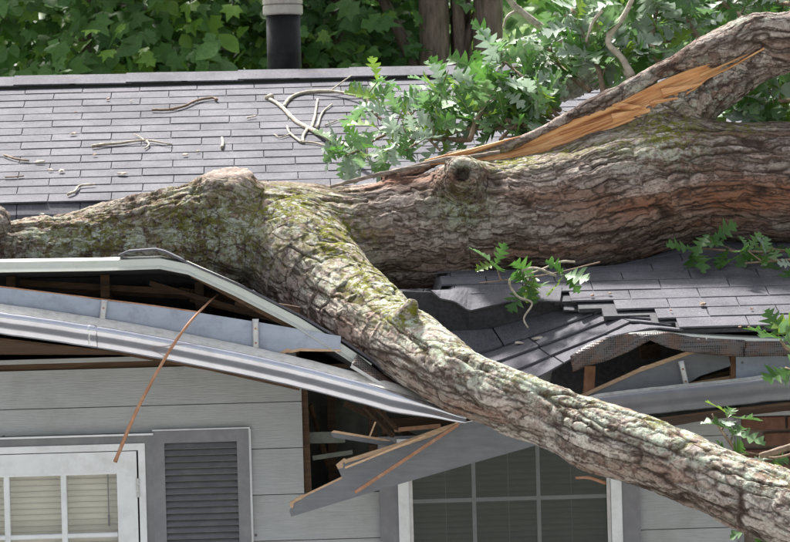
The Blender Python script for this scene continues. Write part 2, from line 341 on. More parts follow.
    n.links.new(c, b.inputs['Base Color']); b.inputs['Roughness'].default_value = .88; b.inputs['Specular IOR Level'].default_value = .25
    h = math_(n, 'ADD', math_(n, 'MULTIPLY', fine.outputs[0], 1.0), math_(n, 'MULTIPLY', gr.outputs[0], .45)); h = math_(n, 'ADD', math_(n, 'MULTIPLY', h, .8), math_(n, 'ADD', math_(n, 'MULTIPLY', sn, 5.0), math_(n, 'MULTIPLY', vcr.outputs[0], .9))); bump(n, b, h, .85, .010)
    return m
MAT['bark'] = bark_mat()
def splitwood_mat():
    m, n, b = nodes('torn_heartwood'); mp = coords(n, (.5, .03, .022)); mp.vector_type = 'TEXTURE'; mp.inputs['Rotation'].default_value = (0, math.radians(-20), 0)
    t = noise(n, mp, 1.4, 6, .65); r = ramp(n, [(.30, (.26, .085, .03)), (.43, (.56, .25, .10)), (.57, (.76, .43, .19)), (.72, (.88, .66, .40))]); n.links.new(t.outputs[0], r.inputs[0])
    n.links.new(r.outputs[0], b.inputs['Base Color']); b.inputs['Roughness'].default_value = .7; bump(n, b, t.outputs[0], .9, .012); return m
MAT['splitwood'] = splitwood_mat()
def cut_mat():
    m, n, b = nodes('weathered_cut_wood'); mp = coords(n); t = noise(n, mp, 30, 6, .7)
    r = ramp(n, [(.3, (.11, .075, .06)), (.5, (.22, .165, .135)), (.7, (.33, .27, .225))]); n.links.new(t.outputs[0], r.inputs[0]); n.links.new(r.outputs[0], b.inputs['Base Color'])
    b.inputs['Roughness'].default_value = .85; bump(n, b, t.outputs[0], .8, .01); return m
MAT['cut'] = cut_mat()

# ------------------------------------------------------------------ ground
def gz(x, y):
    t = min(max((y-9)/55, 0), 1); return 12*t*t*(3-2*t)*(1+.12*math.sin(x*.11+1)+.08*math.sin(x*.23+y*.1))
gxs = [-500, -200, -100]+[-60+3*i for i in range(41)]+[100, 200, 500]
gys = [-400, -150, -60, -30, -15, -5, 0, 5]+[8+2.5*i for i in range(26)]+[90, 150, 300, 600]
gv = [(x, y, gz(x, y)) for y in gys for x in gxs]; nx = len(gxs)
gf = [(j*nx+i, j*nx+i+1, (j+1)*nx+i+1, (j+1)*nx+i) for j in range(len(gys)-1) for i in range(nx-1)]
tag(obj('ground', gv, gf, MAT['grass'], smooth=True), 'green lawn that climbs into a grassy slope behind the house', kind='structure')

dvv = [(x, y, .004+.0*x) for y in (-95, -.02) for x in (-30, 30)]  # unseen ground added as a neutral reflector for the facade
MAT['bounce_pale'] = mat('pale_bounce_ground', (.24, .235, .225), (.31, .305, .295), 8, rough=.9, bmp=.3, dirt=(.2, .19, .17), dirt_scale=1.5, dirt_amt=.5, rnd=False)
tag(obj('bounce_ground', dvv, [(0, 1, 3, 2)], MAT['bounce_pale']), 'unseen pale ground added in front to bounce neutral light onto the house', kind='structure')
# ------------------------------------------------------------------ house: roof shape
house = empty('house', (0, 0, 0), 'grey single storey house with crushed roof eave under the fallen tree', 'house')
YE, ZE, YR = -0.40, 2.56, 3.57          # eave, ridge
_zr = P(230, 77, YR).z; SL = (_zr-ZE)/(YR-YE)
def plane(y): return ZE+SL*(y-YE) if y <= YR else ZE+SL*(2*YR-y-YE)
def RP(u, v, lift=0.0):
    """pixel -> point on the intact front slope"""
    d = ray(u, v); den = d.z-SL*d.y; t = (ZE+SL*(CAM.y-YE)-CAM.z)/den
    p = CAM+d*t; p.z += lift; return p
XSPLIT = P(425, 300, 0).x
DRIP = [(-300, 268), (-60, 263), (0, 262), (100, 260.5), (160, 258.5), (188, 264), (240, 287), (300, 318), (345, 346), (372, 364), (412, 394), (440, 410)]
_dr = [P(u, v, -.42) for u, v in DRIP]; _dx = [p.x for p in _dr]; _dz = [p.z for p in _dr]
def zfront(x): return float(np.interp(x, _dx, _dz))
YB = 1.50
def zroof(x, y):
    z = plane(y)
    if y < YB:
        zl = float(np.interp(y, [-.42, .1, .55, 1.05, 1.4, YB], [zfront(x)+.005, zfront(x)-.05, min(2.70, zfront(x)-.12), 2.72, 2.98, plane(YB)]))
        w = 1-min(max((x-(XSPLIT-.12))/.2, 0), 1); w = w*w*(3-2*w)
        xs = P(640, 280, .7).x
        sag = .16*math.exp(-((y-.72)/.2)**2)*(1-min(max((x-xs+.3)/.5, 0), 1))
        z = zl*w+(z-sag)*(1-w)
    return z

# deck
X0H, X1H = -4.6, 4.6
XT0, XT1 = P(398, 320, 0).x, P(640, 320, -.2).x       # stretch of eave that broke away
def XROW(y): return P(float(np.interp(y, [-.4, -.25, -.15, -.04, .05], [668, 652, 612, 574, 560])), 315, -.2).x
dxs = list(np.arange(X0H, X1H+.01, .1)); dys = [-.39, -.3, -.2, -.1, .0, .06]+list(np.arange(.15, 1.5, .08))+[1.7, 2.1, 2.6, 3.1, YR, 4.4, 5.5, 6.6, 7.54]
dv = [(x, y, zroof(x, y)-.012) for y in dys for x in dxs]; n_ = len(dxs); df = []
for j in range(len(dys)-1):
    for i in range(n_-1):
        xm = (dxs[i]+dxs[i+1])/2; ym = (dys[j]+dys[j+1])/2
        if XT0 < xm < XROW(ym) and ym < .05: continue
        df.append((j*n_+i, j*n_+i+1, (j+1)*n_+i+1, (j+1)*n_+i))
roof = obj('roof', dv, df, MAT['felt'], house)
sm = roof.modifiers.new('thickness', 'SOLIDIFY'); sm.thickness = .018; sm.offset = -1
tag(roof, 'low grey shingled roof caved in beneath the trunk')

# shingle tabs
EXP = .1205; TABW = .305; NK = int((YR-YE)/EXP)
def tab_mesh(corner_fn, lift=.011, nu=3, nv=2, th=.005):
    """corner_fn(a,b) -> point; a across 0..1, b from lower edge (0) to upper edge (1)"""
    v = []; f = []
    for b in range(nv+1):
        for a in range(nu+1):
            p = corner_fn(a/nu, b/nv); p = Vector(p); p.z += .002+lift*(1-b/nv); v.append(p)
    n = len(v)
    for q in range(n): v.append(v[q]-Vector((0, 0, th+(.003 if q <= nu else 0))))
    w = nu+1
    for b in range(nv):
        for a in range(nu): f.append((b*w+a, b*w+a+1, (b+1)*w+a+1, (b+1)*w+a))
    for a in range(nu): f.append((a, n+a, n+a+1, a+1))
    for b in range(nv):
        f.append((b*w, (b+1)*w, n+(b+1)*w, n+b*w)); f.append((b*w+nu, n+b*w+nu, n+(b+1)*w+nu, (b+1)*w+nu))
    return v, f
rest = []; ntabs = 0
rs = random.Random(3)
for k in range(NK+1):
    y0 = YE+k*EXP-.004; y1 = min(y0+EXP+.022, YR-.01)
    if y0 > YR-.05: break
    ph = (k % 2)*TABW/2 - .0045*k + .01
    for i in range(int((X1H-X0H)/TABW)+1):
        xa = X0H+ph+i*TABW; xb = xa+TABW-.0042
        if xb > X1H or xa < X0H: continue
        if k == 0 and xb < XSPLIT: continue
        if y0 < .04 and xb > XT0 and xa < XROW(y0):
            if xb < XROW(y0)+.03: continue
            xa = max(xa, XROW(y0))
        ja, jb = rs.uniform(-.003, .003), rs.uniform(-.003, .003); lf = .0042+rs.uniform(-.0012, .0022)
        gap = .012 if (k == 14 or k == 13) and xa < XSPLIT else .0
        xb2 = xb-gap
        def fn(a, b, xa=xa, xb=xb2, y0=y0, y1=y1, ja=ja, jb=jb):
            x = xa+(xb-xa)*a; y = y0+(y1-y0)*b+(ja*(1-a)+jb*a)*(1-b)
            return (x, y, zroof(x, y))
        u, v = project(((xa+xb)/2, (y0+y1)/2, zroof((xa+xb)/2, (y0+y1)/2)))
        vis = (-30 < u < 640 and v < 222 and y0 > 1.15) or (425 < u < 820 and v > 245 and y0 < .62)
        mv, mf = tab_mesh(fn, lf)
        if vis and ntabs < 296:
            obj('shingle', mv, mf, MAT['shingle'], roof); ntabs += 1
        else: rest.append((mv, mf))
# rear slope: long strips
for k in range(0, 33):
    y1 = 2*YR-(YE+k*EXP); y0 = y1-EXP-.02
    if y0 < YR: continue
    z1 = plane(y1)+.008; z0 = plane(y0)+.002
    rest.append(([(X0H, y0, z0), (X1H, y0, z0), (X1H, y1, z1), (X0H, y1, z1), (X0H, y1, z1-.006), (X1H, y1, z1-.006)], [(0, 1, 2, 3), (3, 2, 5, 4)]))
V, F = merge(rest); tag(obj('shingle_field', V, F, MAT['shingle'], roof), kind='stuff')
# ridge cap + vent strip
for i in range(31):
    xa = X0H+i*.3; xb = xa+.33; zt = plane(YR)
    s0 = .030 if i % 2 else .027
    prof = [(-.15, -.15*SL+s0), (-.02, s0+.004), (.02, s0+.004), (.15, -.15*SL+s0)]
    v = []; dz = [.0, .0025]
    for x, d in ((xa, dz[1]), (xb, dz[0])):
        for (yy, zz) in prof: v.append((x, YR+yy, zt+zz+d))
    for q in range(8): v.append((v[q][0], v[q][1], v[q][2]-.007))
    f = [(a, a+1, a+5, a+4) for a in range(3)]+[(8, 12, 13, 9), (0, 4, 12, 8), (3, 11, 15, 7), (0, 8, 9, 1), (1, 9, 10, 2), (2, 10, 11, 3), (4, 5, 13, 12), (5, 6, 14, 13), (6, 7, 15, 14)]
    f = [tuple(reversed(q)) for q in f]
    obj('ridge_cap', v, f, MAT['shingle'], roof)
zt = plane(YR)
obj('ridge_vent', [(x, YR+yy, zt+yy*SL*(1 if yy < 0 else -1)+zz) for x in (X0H, X1H) for yy, zz in ((-.14, .0), (-.14, .024), (.14, .024), (.14, .0))],
    [(0, 1, 5, 4), (1, 2, 6, 5), (2, 3, 7, 6), (0, 4, 7, 3), (0, 3, 2, 1), (4, 5, 6, 7)], MAT['black'], roof)

# slumped shingles of the torn eave: course lines from the tear down to the eave edge
LINES = [[(400, 330, .02), (452, 333, .02), (489, 331, .02), (560, 311, .03), (600, 308, .02), (640, 306, -.02)],
         [(420, 352, -.10), (470, 357, -.10), (488, 353, -.10), (560, 328, -.08), (604, 312.5, -.08), (650, 316, -.13)],
         [(430, 366, -.20), (485, 368, -.20), (506, 361, -.20), (560, 341, -.18), (618, 318.5, -.18), (665, 322.5, -.25)],
         [(440, 378, -.30), (500, 378, -.30), (523, 370, -.30), (560, 354, -.29), (603, 337, -.28), (632, 323.5, -.28), (680, 328.5, -.32)],
         [(460, 392, -.40), (520, 388, -.40), (541, 378.5, -.40), (575, 359.5, -.40), (607, 340, -.40), (655, 330, -.40), (690, 333.5, -.42)]]
def linept(pts, u):
    us = [p[0] for p in pts]; return P(u, float(np.interp(u, us, [p[1] for p in pts])), float(np.interp(u, us, [p[2] for p in pts])))
for r_ in range(4):
    top, bot = LINES[r_], LINES[r_+1]
    cuts = [[410, 495, 585, 640], [420, 531, 600, 650], [440, 541, 622, 664], [460, 555, 607, 676]][r_]
    for a0, a1 in zip(cuts[:-1], cuts[1:]):
        def fn(a, b, a0=a0, a1=a1, top=top, bot=bot):
            u = a0+1.2+(a1-a0-1.6)*a
            pb = linept(bot, u+8); pt = linept(top, u-2)
            q = pb.lerp(pt, b*1.06); return q
        mv, mf = tab_mesh(fn, .012, 6, 2)
        obj('shingle', mv, mf, MAT['shingle'], roof)
# torn edge of the upper layer: felt riser below it and a curled flap
TEAR = [(398, 291), (430, 292), (440, 299), (455, 302), (469, 311), (510, 301), (545, 301), (558, 302), (565, 310.5), (598, 311), (603, 315), (622, 316.5)]
tv = []; tf = []
for i, (u, v) in enumerate(TEAR):
    tv.append(P(u, v, -.01+.01*(i % 2)))
    uu = min(max(u, 400), 640); tv.append(linept(LINES[0], uu)+Vector((0, .03, .0)))
for i in range(len(TEAR)-1): tf.append((2*i, 2*i+1, 2*i+3, 2*i+2))
o = obj('felt_riser', tv, tf, MAT['felt'], roof); q = o.modifiers.new('t', 'SOLIDIFY'); q.thickness = .004
# flap: strip of shingle from the tear back onto the intact rows
fl = [(431, 290), (440, 298), (455, 301), (469, 310.5), (490, 305.5), (510, 300.5), (530, 300), (548, 300.5), (560, 301)]
tv = []; fl0 = fl; fl = [(u, float(np.interp(u, [q[0] for q in fl0], [q[1] for q in fl0]))+.0) for u in np.linspace(431, 560, 30)]
for (u, v) in fl:
    a = P(u, v, -.035); b = P(u+2, 288 if u > 450 else 290, .12); b.z = max(b.z, zroof(b.x, .12)+.012)
    tv += [a, a.lerp(b, .5), b]
tf = []
for i in range(len(fl)-1):
    for j in range(2): tf.append((3*i+j, 3*i+3+j, 3*i+4+j, 3*i+1+j))
o = obj('shingle_flap', tv, tf, MAT['shingle'], roof); q = o.modifiers.new('t', 'SOLIDIFY'); q.thickness = .007; q.offset = -1
tag(o, 'curled torn edge of shingles lifted above the break')
fl = [(563, 309.5), (580, 310.5), (598, 310.5)]
tv = []
for (u, v) in fl:
    a = P(u, v, -.04); b = P(u+2, 300, .06); tv += [a, b]
o = obj('shingle_flap', tv, [(0, 2, 3, 1), (2, 4, 5, 3)], MAT['shingle'], roof); q = o.modifiers.new('t', 'SOLIDIFY'); q.thickness = .007; q.offset = -1
# thin grey shingle lip over the left drip edge
tv = []
for (u, v) in [(118, 255), (128, 250.5), (155, 248.5), (165, 251), (180, 258), (200, 267), (240, 284), (300, 314), (346, 341), (372, 359), (398, 380)]:
    a = P(u, v, -.43); tv += [a, a+Vector((.0, .12, .004 if u < 200 else -.02))]
o = obj('shingle_flap', tv, [(2*i, 2*i+2, 2*i+3, 2*i+1) for i in range(10)], MAT['shingle'], roof); q = o.modifiers.new('t', 'SOLIDIFY'); q.thickness = .009; q.offset = -1
# drip edge metal (left)
tv = []; tf = []
for i in range(1, len(DRIP)-2):
    u, v = DRIP[i]; hgt = 8.5 if u < 200 else 7
    a = P(u, v, -.425); b = P(u-(0 if u < 190 else 4), v+hgt*.8, -.43); c = P(u-(0 if u < 190 else 5), v+hgt+1.5, -.446); d = a+Vector((0, .1, 0.012)); tv += [d, a, b, c]
for i in range(len(tv)//4-1):
    for j in range(3): tf.append((4*i+j, 4*i+j+1, 4*i+5+j, 4*i+4+j))
o = obj('drip_edge', tv, tf, MAT['drip'], house); q = o.modifiers.new('t', 'SOLIDIFY'); q.thickness = .003
tag(o, 'bent pale metal drip edge along the lifted eave')
# right drip edge
tv = []; tf = []
for (u, v) in [(575, 359), (590, 349), (607, 340.5), (630, 333), (655, 330.5), (690, 334), (720, 336), (760, 338), (800, 339), (950, 341)]:
    a = P(u, v+.5, -.415); tv += [a+Vector((0, .06, .01)), a, a+Vector((0, -.008, -.018))]
for i in range(len(tv)//3-1):
    for j in range(2): tf.append((3*i+j, 3*i+j+1, 3*i+4+j, 3*i+3+j))
o = obj('drip_edge', tv, tf, MAT['drip'], house); q = o.modifiers.new('t', 'SOLIDIFY'); q.thickness = .003

# flue pipe behind the ridge
fp = P(284.5, 70, YR+.35); zb = plane(YR+.35)-.3
def lathe(prof, cx, cy, ns=40):
    v = []; f = []
    for (r, z) in prof:
        for k in range(ns):
            a = 2*math.pi*k/ns; v.append((cx+r*math.cos(a), cy+r*math.sin(a), z))
    for i in range(len(prof)-1):
        for k in range(ns): f.append((i*ns+k, i*ns+(k+1) % ns, (i+1)*ns+(k+1) % ns, (i+1)*ns+k))
    f.append(tuple(range(ns-1, -1, -1))); f.append(tuple((len(prof)-1)*ns+k for k in range(ns)))
    return v, f
rp = M(17, YR+.35); zt_ = P(284.5, 15, YR+.35).z
v, f = lathe([(rp, zb), (rp, fp.z+.08), (rp*1.012, fp.z+.085), (rp*1.012, fp.z+.095), (rp, fp.z+.1), (rp, zt_+.02)], fp.x, fp.y)
flue = tag(obj('flue_pipe', v, f, MAT['pipe'], house, True), 'black metal flue pipe rising behind the ridge')
e_ = M(1, YR+.35)
v, f = lathe([(rp*.9, zt_-.002), (rp+1.5*e_, zt_), (rp+3*e_, zt_+1.2*e_), (rp+3*e_, zt_+9*e_), (rp+1.5*e_, zt_+10*e_), (rp+3*e_, zt_+11*e_), (rp+3.2*e_, zt_+24*e_), (rp*.5, zt_+30*e_)], fp.x, fp.y)
obj('flue_cap', v, f, MAT['cap'], flue, False)

# ------------------------------------------------------------------ house: walls
WX = {k: PX(k) for k in (-2, 118, 138, 146, 153, 154, 251, 303, 380, 378, 395, 405, 606, 618, 638, 735, 742)}
ztop = 2.44
def wp(u, v): return P(u, v, 0)
z_lw = wp(75, 437).z            # top of left window casing
z_hole = wp(330, 492).z
XL0 = WX[153]-1.55              # left window outer left edge
Xc = WX[735]
wall_parts = []
def wbox(x0, x1, z0, z1): wall_parts.append(box(x0, x1, .012, .11, z0, z1))
zs0 = .95; zwt = wp(500, 433).z
wbox(X0H+.3, XL0, .15, ztop); wbox(XL0, WX[153], .15, zs0); wbox(XL0, WX[153], z_lw, ztop)
wbox(WX[153], WX[303]-.004, .15, ztop)
wbox(WX[303]-.004, WX[378], .15, z_hole)
wbox(WX[378], WX[638], .15, zs0); wbox(PX(485), WX[638], zwt, ztop)
wbox(WX[638], Xc, .15, ztop)
wall_parts.append(box(X0H+.3, X0H+.42, .12, 7.2, .15, ztop)); wall_parts.append(box(X1H-.42, X1H-.3, .12, 7.2, .15, ztop)); wall_parts.append(box(X0H+.43, X1H-.43, 7.05, 7.2, .15, ztop))
# gable triangles
for x in (X0H+.36, X1H-.36):
    zg = [(-.3, ztop), (YR, plane(YR)-.06), (2*YR+.3, ztop)]
    n = 3; v = [(x-.04, y, z) for y, z in zg]+[(x+.04, y, z) for y, z in zg]
    wall_parts.append((v, [(0, 1, 2), (5, 4, 3), (0, 3, 4, 1), (1, 4, 5, 2), (2, 5, 3, 0)]))
V, F = merge(wall_parts); wall = obj('wall', V, F, MAT['insul'], house)
bbox('rear_fascia', (X0H, X1H, 7.3, 7.34, ztop-.1, 2.62), MAT['fasciaraw'], house); bbox('rear_soffit', (X0H, X1H, 7.1, 7.299, ztop-.02, ztop+.0), MAT['wooddark'], house)
bbox('attic_baffle', (X0H+.45, X1H-.45, 5.2, 5.23, ztop-.01, ztop+.75), MAT['wooddark'], house)
bbox('foundation', (X0H+.28, X1H-.28, .0, 7.22, -.1, .149), MAT['mortar'], house)
# siding courses
zl0 = wp(290, 447.5).z; PITCHZ = .2035
def siding(x0, x1, z0, z1, name='siding_board'):
    if x1-x0 < .01 or z1-z0 < .01: return
    v = [(x, y, z) for x in (x0, x1) for (y, z) in ((-.013, z0), (-.003, z1), (.0115, z1), (.0115, z0))]
    # rounded lower lip
    f = [(0, 1, 2, 3), (7, 6, 5, 4), (0, 4, 5, 1), (1, 5, 6, 2), (2, 6, 7, 3), (3, 7, 4, 0)]
    f = [tuple(reversed(q)) for q in f]
    obj(name, v, f, MAT['siding'], wall)
sr = random.Random(5)
for k in range(-10, 2):
    z0 = zl0+k*PITCHZ; z1 = min(z0+PITCHZ-.004, ztop)
    if z0 < .14: continue
    segs = [(X0H+.3, XL0-.002), (XL0, WX[153])] + [(WX[153]+.001, WX[303])]
    if z0 < z_lw+.01 < z1:
        zc = z_lw+.011; ol = [(X0H+.3, z0), (XL0, z0), (XL0, zc), (WX[153], zc), (WX[153], z0), (WX[303], z0), (WX[303], z1), (X0H+.3, z1)]
        yy = lambda z: -.013+.01*(z-z0)/(z1-z0); nn = len(ol)
        v = [(x, yy(z), z) for x, z in ol]+[(x, .0115, z) for x, z in ol]
        obj('siding_board', v, [tuple(range(nn)), tuple(range(2*nn-1, nn-1, -1))]+[(i, nn+i, nn+(i+1) % nn, (i+1) % nn) for i in range(nn)], MAT['siding'], wall)
        if z1 > zs0: siding(WX[638], Xc, z0, z1)
        if z0 > zwt-.15: siding(PX(490), WX[638]-.002, z0, z1)
        continue
    segs = [(X0H+.3, WX[303])] if z0 > z_lw+.01 else ([(X0H+.3, XL0), (WX[153], WX[303])] if z1 > zs0 else [(X0H+.3, WX[303])])
    # right of the hole
    if z1 < z_hole+.02:
        segs[-1] = (segs[-1][0], WX[378] if z1 > zs0 else Xc)
    if z1 > zs0:
        segs.append((WX[638], Xc))
    if z0 > zwt-.15: segs.append((PX(490), WX[638]-.002))
    for (a, b) in segs:
        if a < -2.6 and b > -2.2:
            j = -2.4+.3*sr.random(); siding(a, j-.002, z0, z1); a = j
        siding(a, b, z0, z1)
# frieze under the eave
bbox('frieze_board', (X0H+.3, WX[303]-.02, -.03, -.014, wp(100, 362).z, ztop+.05), MAT['siding'], wall)
# corner board and brick wall at the right
bbox('corner_board', (Xc, Xc+.028, -.02, .1, .15, ztop), MAT['trimgrey'], wall)
bw = bbox('brick_wall', (Xc+.028, X1H-.3, .022, .11, .15, wp(760, 416).z-.002), MAT['mortar'], house)
bbox('siding_board', (Xc+.03, X1H-.3, -.01, .1, wp(760, 416).z, ztop), MAT['siding'], wall)
bl, bh = .198, .058; nb = 0; brest = []
bv, bf = box(-bl/2, bl/2, -.008, .02, -bh/2, bh/2)
bme = new_mesh('brick', bv, bf, MAT['brick'])
bm = bmesh.new(); bm.from_mesh(bme); bmesh.ops.bevel(bm, geom=bm.edges[:], offset=.004, segments=1, affect='EDGES'); bm.to_mesh(bme); bm.free()
zb0 = wp(760, 416).z-.004-bh/2
for r_ in range(26):
    for c in range(9):
        z = zb0-r_*.0715; x = Xc+.028+.05+bl/2+c*.209+(r_ % 2)*.1045-.05
        if z < .2 or x+bl/2 > X1H-.3: continue
        o = link('brick', bme, bw, Matrix.Translation((x, .004+random.uniform(-.002, .002), z)))

# interior: attic floor, joists, rafters, studs
bbox('attic_floor', (X0H+.45, X1H-.45, .12, 7.0, ztop-.03, ztop-.012), MAT['wooddark'], house)
bbox('top_plate', (X0H+.45, PX(300), .0125, .13, ztop+.0, ztop+.05), MAT['wooddark'], house)
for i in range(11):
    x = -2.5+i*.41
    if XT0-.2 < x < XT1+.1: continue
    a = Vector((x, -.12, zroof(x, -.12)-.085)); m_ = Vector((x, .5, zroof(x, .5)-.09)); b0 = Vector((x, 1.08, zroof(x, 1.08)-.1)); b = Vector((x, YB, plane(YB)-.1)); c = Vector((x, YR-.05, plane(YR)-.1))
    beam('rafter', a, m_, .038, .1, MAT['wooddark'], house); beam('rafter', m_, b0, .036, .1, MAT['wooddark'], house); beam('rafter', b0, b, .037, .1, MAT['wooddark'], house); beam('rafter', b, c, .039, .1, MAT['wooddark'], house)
# broken lath and splintered wood inside the left opening
for (a, b, w) in [((150, 283, -.1), (330, 336, -.25), 4), ((180, 290, .1), (300, 310, -.1), 5), ((190, 300, .0), (318, 330, -.15), 3), ((60, 288, .2), (260, 300, .1), 6), ((200, 279, -.40), (336, 351, -.405), 4), ((192, 276, -.36), (330, 340, -.36), 3), ((20, 283, .0), (190, 292, -.1), 5), ((235, 303, -.25), (330, 338, -.3), 3), ((255, 303, .05), (345, 340, -.2), 3)]:
    beam('broken_lath', P(*a), P(*b), M(w, 0), M(w*1.2, 0), MAT['wooddark'], house)
# hole in the wall: framing behind
beam('stud', (PX(307, 440), .06, z_hole-.02), (PX(304, 400), .06, ztop), .03, .09, MAT['wooddark'], house, Vector((0, 1, 0)))
beam('stud', P(374, 500, .2), P(372, 395, .2), .038, .09, MAT['wooddark'], house, Vector((0, 1, 0)))
beam('stud', P(333, 500, .35), P(331, 395, .35), .038, .09, MAT['wooddark'], house, Vector((0, 1, 0)))
beam('header', P(306, 438, .09), P(345, 437, .09), M(6, 0), .05, MAT['insul'], house)
beam('header', P(380, 424, .1), P(480, 417, .1), .04, .04, MAT['wooddark'], house)
beam('broken_lath', P(312, 458, .08), P(352, 452, .1), M(9, 0), .02, MAT['insul'], house)
bbox('interior_panel', (PX(300), PX(490), .5, .52, .3, ztop-.04), MAT['insul'], house)
for (a, b, w) in [((365, 407, -.2), (393, 436, -.05), 4), ((372, 404, -.22), (400, 432, -.1), 3), ((385, 408, -.2), (384, 436, .0), 3), ((345, 404, -.1), (420, 440, .05), 5), ((310, 405, .2), (330, 470, .3), 4), ((395, 430, -.1), (440, 426, -.2), 4)]:
    beam('broken_lath', P(*a), P(*b), M(w, 0), M(w, 0), random.choice([MAT['wooddark'], MAT['wooddark'], MAT['woodred']]), house)
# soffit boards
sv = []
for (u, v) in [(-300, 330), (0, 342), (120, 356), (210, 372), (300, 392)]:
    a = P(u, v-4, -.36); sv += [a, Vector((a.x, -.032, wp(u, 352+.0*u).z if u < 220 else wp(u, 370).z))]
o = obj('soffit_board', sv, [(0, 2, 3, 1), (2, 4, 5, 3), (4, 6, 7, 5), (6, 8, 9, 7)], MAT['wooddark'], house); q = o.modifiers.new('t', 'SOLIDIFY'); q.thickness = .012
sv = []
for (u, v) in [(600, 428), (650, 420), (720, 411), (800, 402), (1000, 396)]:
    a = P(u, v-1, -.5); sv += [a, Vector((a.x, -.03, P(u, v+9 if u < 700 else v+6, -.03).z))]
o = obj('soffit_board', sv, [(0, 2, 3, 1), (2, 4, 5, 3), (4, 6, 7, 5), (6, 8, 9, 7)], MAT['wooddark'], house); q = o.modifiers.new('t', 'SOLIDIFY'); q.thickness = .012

# ------------------------------------------------------------------ fascia boards
YF = -.44
fo = [(-320, 245), (0, 287.5), (60, 294.5), (100, 300), (150, 306), (200, 313), (260, 322.5), (310, 331), (341, 336.5), (340, 351), (322, 350.5), (300, 350), (292, 351.5), (287, 350), (283, 353), (279, 352.5), (278, 359), (274, 360), (200, 346), (100, 329), (0, 316), (-320, 272)]
v, f = prism([P(u, w, YF) for u, w in fo], .02); fa = tag(obj('fascia_board', v, f, MAT['fascia'], house), 'blue grey fascia board snapped off at its right end')
v, f = prism([P(u, w, YF-.002) for u, w in [(278, 359), (277, 353), (283, 351), (287, 348.5), (292, 350), (300, 348.4), (322, 349), (340, 349.6), (340.5, 351.6), (322, 351.5), (300, 351.2), (292, 353), (286, 352.5), (284, 355)]], .024); obj('broken_edge', v, f, MAT['woodorange'], fa)
# raw wood line along its top
v, f = prism([P(u, w, YF+.001) for u, w in [(-40, 281), (60, 293.4), (150, 304.6), (200, 311.6), (200, 313), (150, 306), (60, 294.6), (-40, 282.4)]], .018); obj('broken_edge', v, f, MAT['woodred'], fa)
fo = [(575, 399), (584, 394), (640, 370), (690, 352.5), (700, 353), (728, 353), (731, 366), (700, 376), (690, 382), (682, 392), (600, 402)]
v, f = prism([P(u, w, -.37) for u, w in fo], .02); fr_ = tag(obj('fascia_board', v, f, MAT['fasciaraw'], house), 'tilted grey fascia piece with raw orange top edge')
v, f = prism([P(u, w, -.375) for u, w in [(575, 397.5), (640, 368), (690, 350.5), (700, 352.2), (690, 354.5), (640, 372), (577, 400)]], .03); obj('broken_edge', v, f, MAT['woodorange'], fr_)
fo = [(736, 352), (800, 352), (1000, 350), (1000, 378), (800, 382), (736, 392)]
v, f = prism([P(u, w, -.36) for u, w in fo], .02); obj('fascia_board', v, f, MAT['fascia'], house)
beam('rafter', P(734, 345, -.3), P(734, 395, -.3), .035, .05, MAT['woodred'], house, Vector((0, 1, 0)))
beam('rafter', P(590, 366, -.25), P(588, 400, -.25), .045, .05, MAT['woodred'], house, Vector((0, 1, 0)))
beam('broken_lath', P(690, 384, -.33), P(733, 377, -.3), .012, .014, MAT['woodorange'], house)
beam('broken_lath', P(700, 380, -.3), P(735, 371, -.27), .02, .02, MAT['wooddark'], house)
for (a, b, w) in [((600, 370, .0), (735, 345, .1), 5), ((610, 380, .2), (760, 360, .2), 6), ((640, 352, -.1), (700, 347, .05), 4)]:
    beam('rafter', P(*a), P(*b), M(w, 0), .06, MAT['wooddark'], house)
v, f = prism([P(u, w, -.06) for u, w in [(556, 352), (745, 338), (745, 402), (600, 416), (548, 396)]], .01); obj('cavity_shade_sheet', v, f, MAT['felt'], house)  # dark sheet standing in for the shade inside the eave cavity
# hanging broken board in front of the right window
fo = [(291, 517), (289.5, 511), (291, 508), (289.5, 503), (303, 496.5), (322, 487), (342, 478), (339, 471), (336, 464.5), (345, 461), (397, 446), (430, 435), (462, 423), (500, 416), (575, 400), (600, 418), (560, 438.5), (520, 450), (470, 464), (383, 489)]
v, f = prism([P(u, w, -.47-.0*(u)) for u, w in fo], .02); hb = tag(obj('fascia_board', v, f, MAT['fasciaraw'], house), 'grey fascia board torn loose and hanging across the window')
for pl in ([(289.5, 503), (303, 494.5), (304, 498), (294, 503), (293, 508), (290.5, 508)], [(303, 495.5), (342, 476.8), (342.5, 478.6), (303, 497.6)], [(336, 465), (344, 458.5), (346, 459), (343, 463), (343, 468), (338, 469)],
           [(343, 460.5), (397, 443.5), (440, 428), (460, 422), (460, 424.5), (430, 437.5), (397, 448.5), (345, 463.5)]):
    v, f = prism([P(u, w, -.474) for u, w in pl], .026); obj('broken_edge', v, f, MAT['woodorange'], hb)
beam('splinter', P(355, 492.5, -.55), P(458, 424.5, -.5), M(4.2, -.5), M(3, -.5), MAT['woodred'], hb)
beam('splinter', P(345, 468, -.5), P(425, 436, -.49), M(2, -.5), M(2, -.5), MAT['woodorange'], hb)
v, f = prism([P(u, w, -.35) for u, w in [(331, 433), (334, 431), (392, 441), (397, 445), (390, 446.5), (333, 437.5)]], .02); o = obj('broken_board', v, f, MAT['fasciaraw'], house)
v, f = prism([P(u, w, -.352) for u, w in [(331, 432.5), (334, 430.5), (385, 439), (392, 441.4), (384, 441), (334, 432.8)]], .02); obj('broken_edge', v, f, MAT['woodorange'], o)
beam('broken_lath', P(369.5, 437, -.36), P(375.5, 422, -.36), M(2, 0), M(1.5, 0), MAT['woodorange'], house)

